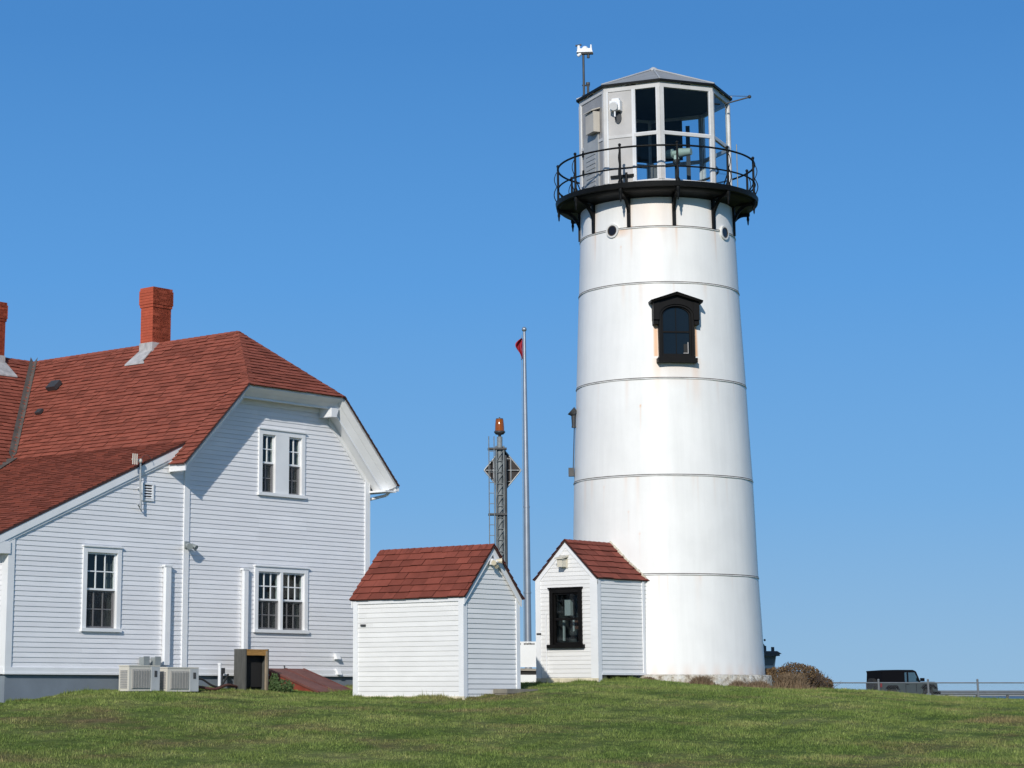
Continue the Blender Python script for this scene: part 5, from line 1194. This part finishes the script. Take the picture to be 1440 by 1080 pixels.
mb = MB(); mb.box(-1.3, rt - .06, -1.05, 1.25, zr_ - .12, zr_); mb.hexa([(-1.3, -1.0, zr_ - .06), (rt + .02, -1.0, zr_ - .05), (rt + .02, 1.2, zr_ - .05), (-1.3, 1.2, zr_ - .06), (-1.3, -.9, zr_ + .05), (rt - .12, -.9, zr_ + .05), (rt - .12, 1.1, zr_ + .05), (-1.3, 1.1, zr_ + .05)]); mb.build('roof', DARKM, pv)
mb = MB(); mb.box(rt - .22, rt - .12, -.3, -.2, zr_ + .05, zr_ + .20); mb.box(rt - .48, rt - .40, -.3, -.2, zr_ + .05, zr_ + .24); mb.tube((rt - .44, -.25, zr_ + .2), (rt - .54, -.25, zr_ + .34), .03, n=6); mb.ball((rt - .44, -.25, zr_ + .44), .04, 8, 6); mb.build('roof_fitting', DARKM, pv)

FY = 112.0; gz = tz(26, FY)
fe = thing('chain_link_fence', 'long grey chain link fence with thin top rail beyond the hill', 'fence', (14, FY, gz), 0)
FH = 2.005 - gz; x0f, x1f = 0.0, 21.0
mb = MB(); mb.tube((x0f, 0, FH), (x1f, 0, FH), .030, n=8); mb.build('top_rail', FENCEM, fe)
xs_ = [0.0 + .03 + 2.43 * k - .2 for k in range(9)]
off = (23.77 - 14) % 2.43
for k in range(9):
    x_ = off + 2.43 * k
    if x_ > x1f: continue
    mb = MB(); mb.tube((x_, .0, -.2), (x_ - .02, 0, FH + .12), .06, .05, 8); mb.ball((x_ - .02, 0, FH + .13), .06, 8, 6); mb.build('post', mat('weathered_post', (.15, .16, .17), .6) if k == 0 else bpy.data.materials['weathered_post'], fe)
mb = MB(); st = .12; wv = .0035
for k in range(int((x1f + FH) / st) + 1):
    a = k * st - FH
    for sg in (0, 1):
        p, q = ((a, 0), (a + FH, FH)) if sg == 0 else ((a + FH, 0), (a, FH))
        if min(p[0], q[0]) < x0f or max(p[0], q[0]) > x1f: continue
        mb.face([(p[0] - wv, 0, p[1]), (p[0] + wv, 0, p[1]), (q[0] + wv, 0, q[1]), (q[0] - wv, 0, q[1])])
mb.build('wire_mesh', FENCEM, fe)
# guard rail beyond the road
ge = thing('guard_rail', 'low grey roadside guard rail right of the parked car', 'guard rail', (34, 150, tz(34, 150)), 0)
mb = MB(); mb.prism([(-4, 0, .40), (-4, -.06, .48), (-4, 0, .55), (-4, -.06, .62), (-4, 0, .70), (-4, .03, .70), (-4, .03, .40)], (24, 0, 0)); mb.build('beam', FENCEM, ge)
for k in range(12): mb = MB(); mb.box(-3.8 + k * 2, -3.65 + k * 2, .03, .18, -.3, .68); mb.build('post', WOODG, ge)
wp_ = MB(); wp_.tube((0, 0, -.3), (0, 0, .98), .10, n=12); wp_.tube((0, 0, .98), (0, 0, 1.04), .10, .05, 12)
wx, wy = 17.75, 90.0; o = wp_.build('bollard', mat('cream_bollard', (.68, .62, .48), .6)); o.location = (wx, wy, 1.68 - 1.0); tag(o, 'short cream bollard in the gap between the bronze bush and the parked car', 'bollard')

def jeep():
    cx, cy = 27.85, 125.0; z = tz(cx, cy) + .01
    t = thing('parked_car', 'boxy grey green off road car with black soft top parked beyond the hill crest', 'car', (cx, cy, z), math.radians(24))
    t.scale = (.96, .96, .99); L0, L1, W = -1.98, 1.98, .80
    BODY = mat('grey_green_car_paint', (.055, .068, .066), .4, .1, 2); BLK = mat('black_soft_top', (.006, .006, .008), .8, spec=.1)
    b = MB()
    b.prism([(L0, -W, .52), (L0, -W, 1.12), (.62, -W, 1.14), (1.78, -W, 1.06), (1.82, -W, .62), (1.5, -W, .62), (1.38, -W, .88), (.84, -W, .88), (.72, -W, .50), (-1.00, -W, .50), (-1.08, -W, .88), (-1.62, -W, .88), (-1.74, -W, .52)], (0, 2 * W, 0))
    b.build('body', BODY, t)
    b = MB(); b.box(.62, 1.76, -.62, .62, 1.07, 1.16); b.build('bonnet', BODY, t)
    for sg in (-1, 1):
        y0, y1 = sorted((sg * W, sg * (W + .12)))
        b = MB(); b.prism([(.66, y0, .84), (.84, y0, 1.02), (1.42, y0, 1.02), (1.70, y0, .80), (1.60, y0, .78), (1.40, y0, .93), (.88, y0, .93), (.74, y0, .78)], (0, y1 - y0, 0)); b.prism([(-1.80, y0, .80), (-1.62, y0, .96), (-1.06, y0, .96), (-.90, y0, .72), (-.98, y0, .72), (-1.1, y0, .88), (-1.58, y0, .88), (-1.70, y0, .76)], (0, y1 - y0, 0)); b.build('wheel_arch', BLK, t)
        for x_ in (-1.34, 1.12):
            w_ = MB(); w_.tube((x_, sg * .58, .38), (x_, sg * .84, .38), .38, n=24); w = w_.build('wheel', RUBBER, t); r_ = MB(); r_.tube((x_, sg * .80, .38), (x_, sg * .855, .38), .21, .18, 16); r_.build('rim', POLE, w)
        b = MB(); b.box(.58, .76, *sorted((sg * .82, sg * 1.0)), 1.18, 1.36); b.build('mirror', BLK, t)
        b = MB(); b.tube((1.80, sg * .52, .95), (1.85, sg * .52, .95), .10, n=14); b.build('headlight', TRIM, t)
    # soft top: roof, pillars, rear and side curtains
    b = MB()
    b.prism([(L0 + .02, -.74, 1.74), (-.9, -.74, 1.80), (.15, -.74, 1.80), (.34, -.74, 1.74), (.30, -.74, 1.66), (L0 + .0, -.74, 1.66)], (0, 1.48, 0))
    for sg in (-1, 1):
        y0, y1 = sorted((sg * .74, sg * .70))
        b.prism([(L0 + .0, y0, 1.12), (L0 + .05, y0, 1.68), (-.42, y0, 1.68), (-.42, y0, 1.12)], (0, y1 - y0, 0)); b.prism([(-.26, y0, 1.12), (-.26, y0, 1.68), (-.16, y0, 1.68), (-.16, y0, 1.12)], (0, y1 - y0, 0))
        b.prism([(.56, y0, 1.12), (.30, y0, 1.70), (.38, y0, 1.72), (.68, y0, 1.12)], (0, y1 - y0, 0))
    b.box(L0 + .01, L0 + .05, -.70, .70, 1.12, 1.68)
    b.build('soft_top', BLK, t)
    b = MB(); b.hexa([(.60, -.70, 1.14), (.62, -.70, 1.14), (.62, .70, 1.14), (.60, .70, 1.14), (.33, -.70, 1.68), (.35, -.70, 1.68), (.35, .70, 1.68), (.33, .70, 1.68)]); b.build('windscreen', TGLASS, t)
    b = MB(); b.box(-.42, -.26, -.73, -.72, 1.14, 1.66); b.prism([(-.16, -.73, 1.14), (-.16, -.73, 1.66), (.30, -.73, 1.66), (.55, -.73, 1.14)], (0, .01, 0)); b.build('side_window', TGLASS, t)
    b = MB(); b.box(1.86, 2.02, -.76, .76, .48, .64); b.box(L0 - .12, L0, -.76, .76, .50, .66); b.build('bumper', BLK, t)
    b = MB(); b.tube((L0, .05, .98), (L0 - .24, .05, .98), .36, n=24); b.build('spare_wheel', RUBBER, t)
    b = MB(); b.box(L0 - .02, L0 + .02, -.72, -.58, .86, 1.06); b.box(L0 - .02, L0 + .02, .58, .72, .86, 1.06); b.build('tail_light', mat('red_lens', (.3, .02, .02), .3), t)
    b = MB(); b.box(.30, .33, -W - .012, -W, .62, 1.10); b.box(-.42, -.40, -W - .008, -W, .58, 1.10); b.box(-.38, -.20, -W - .03, -W, 1.00, 1.03); b.build('door_seam', BLK, t)
jeep()
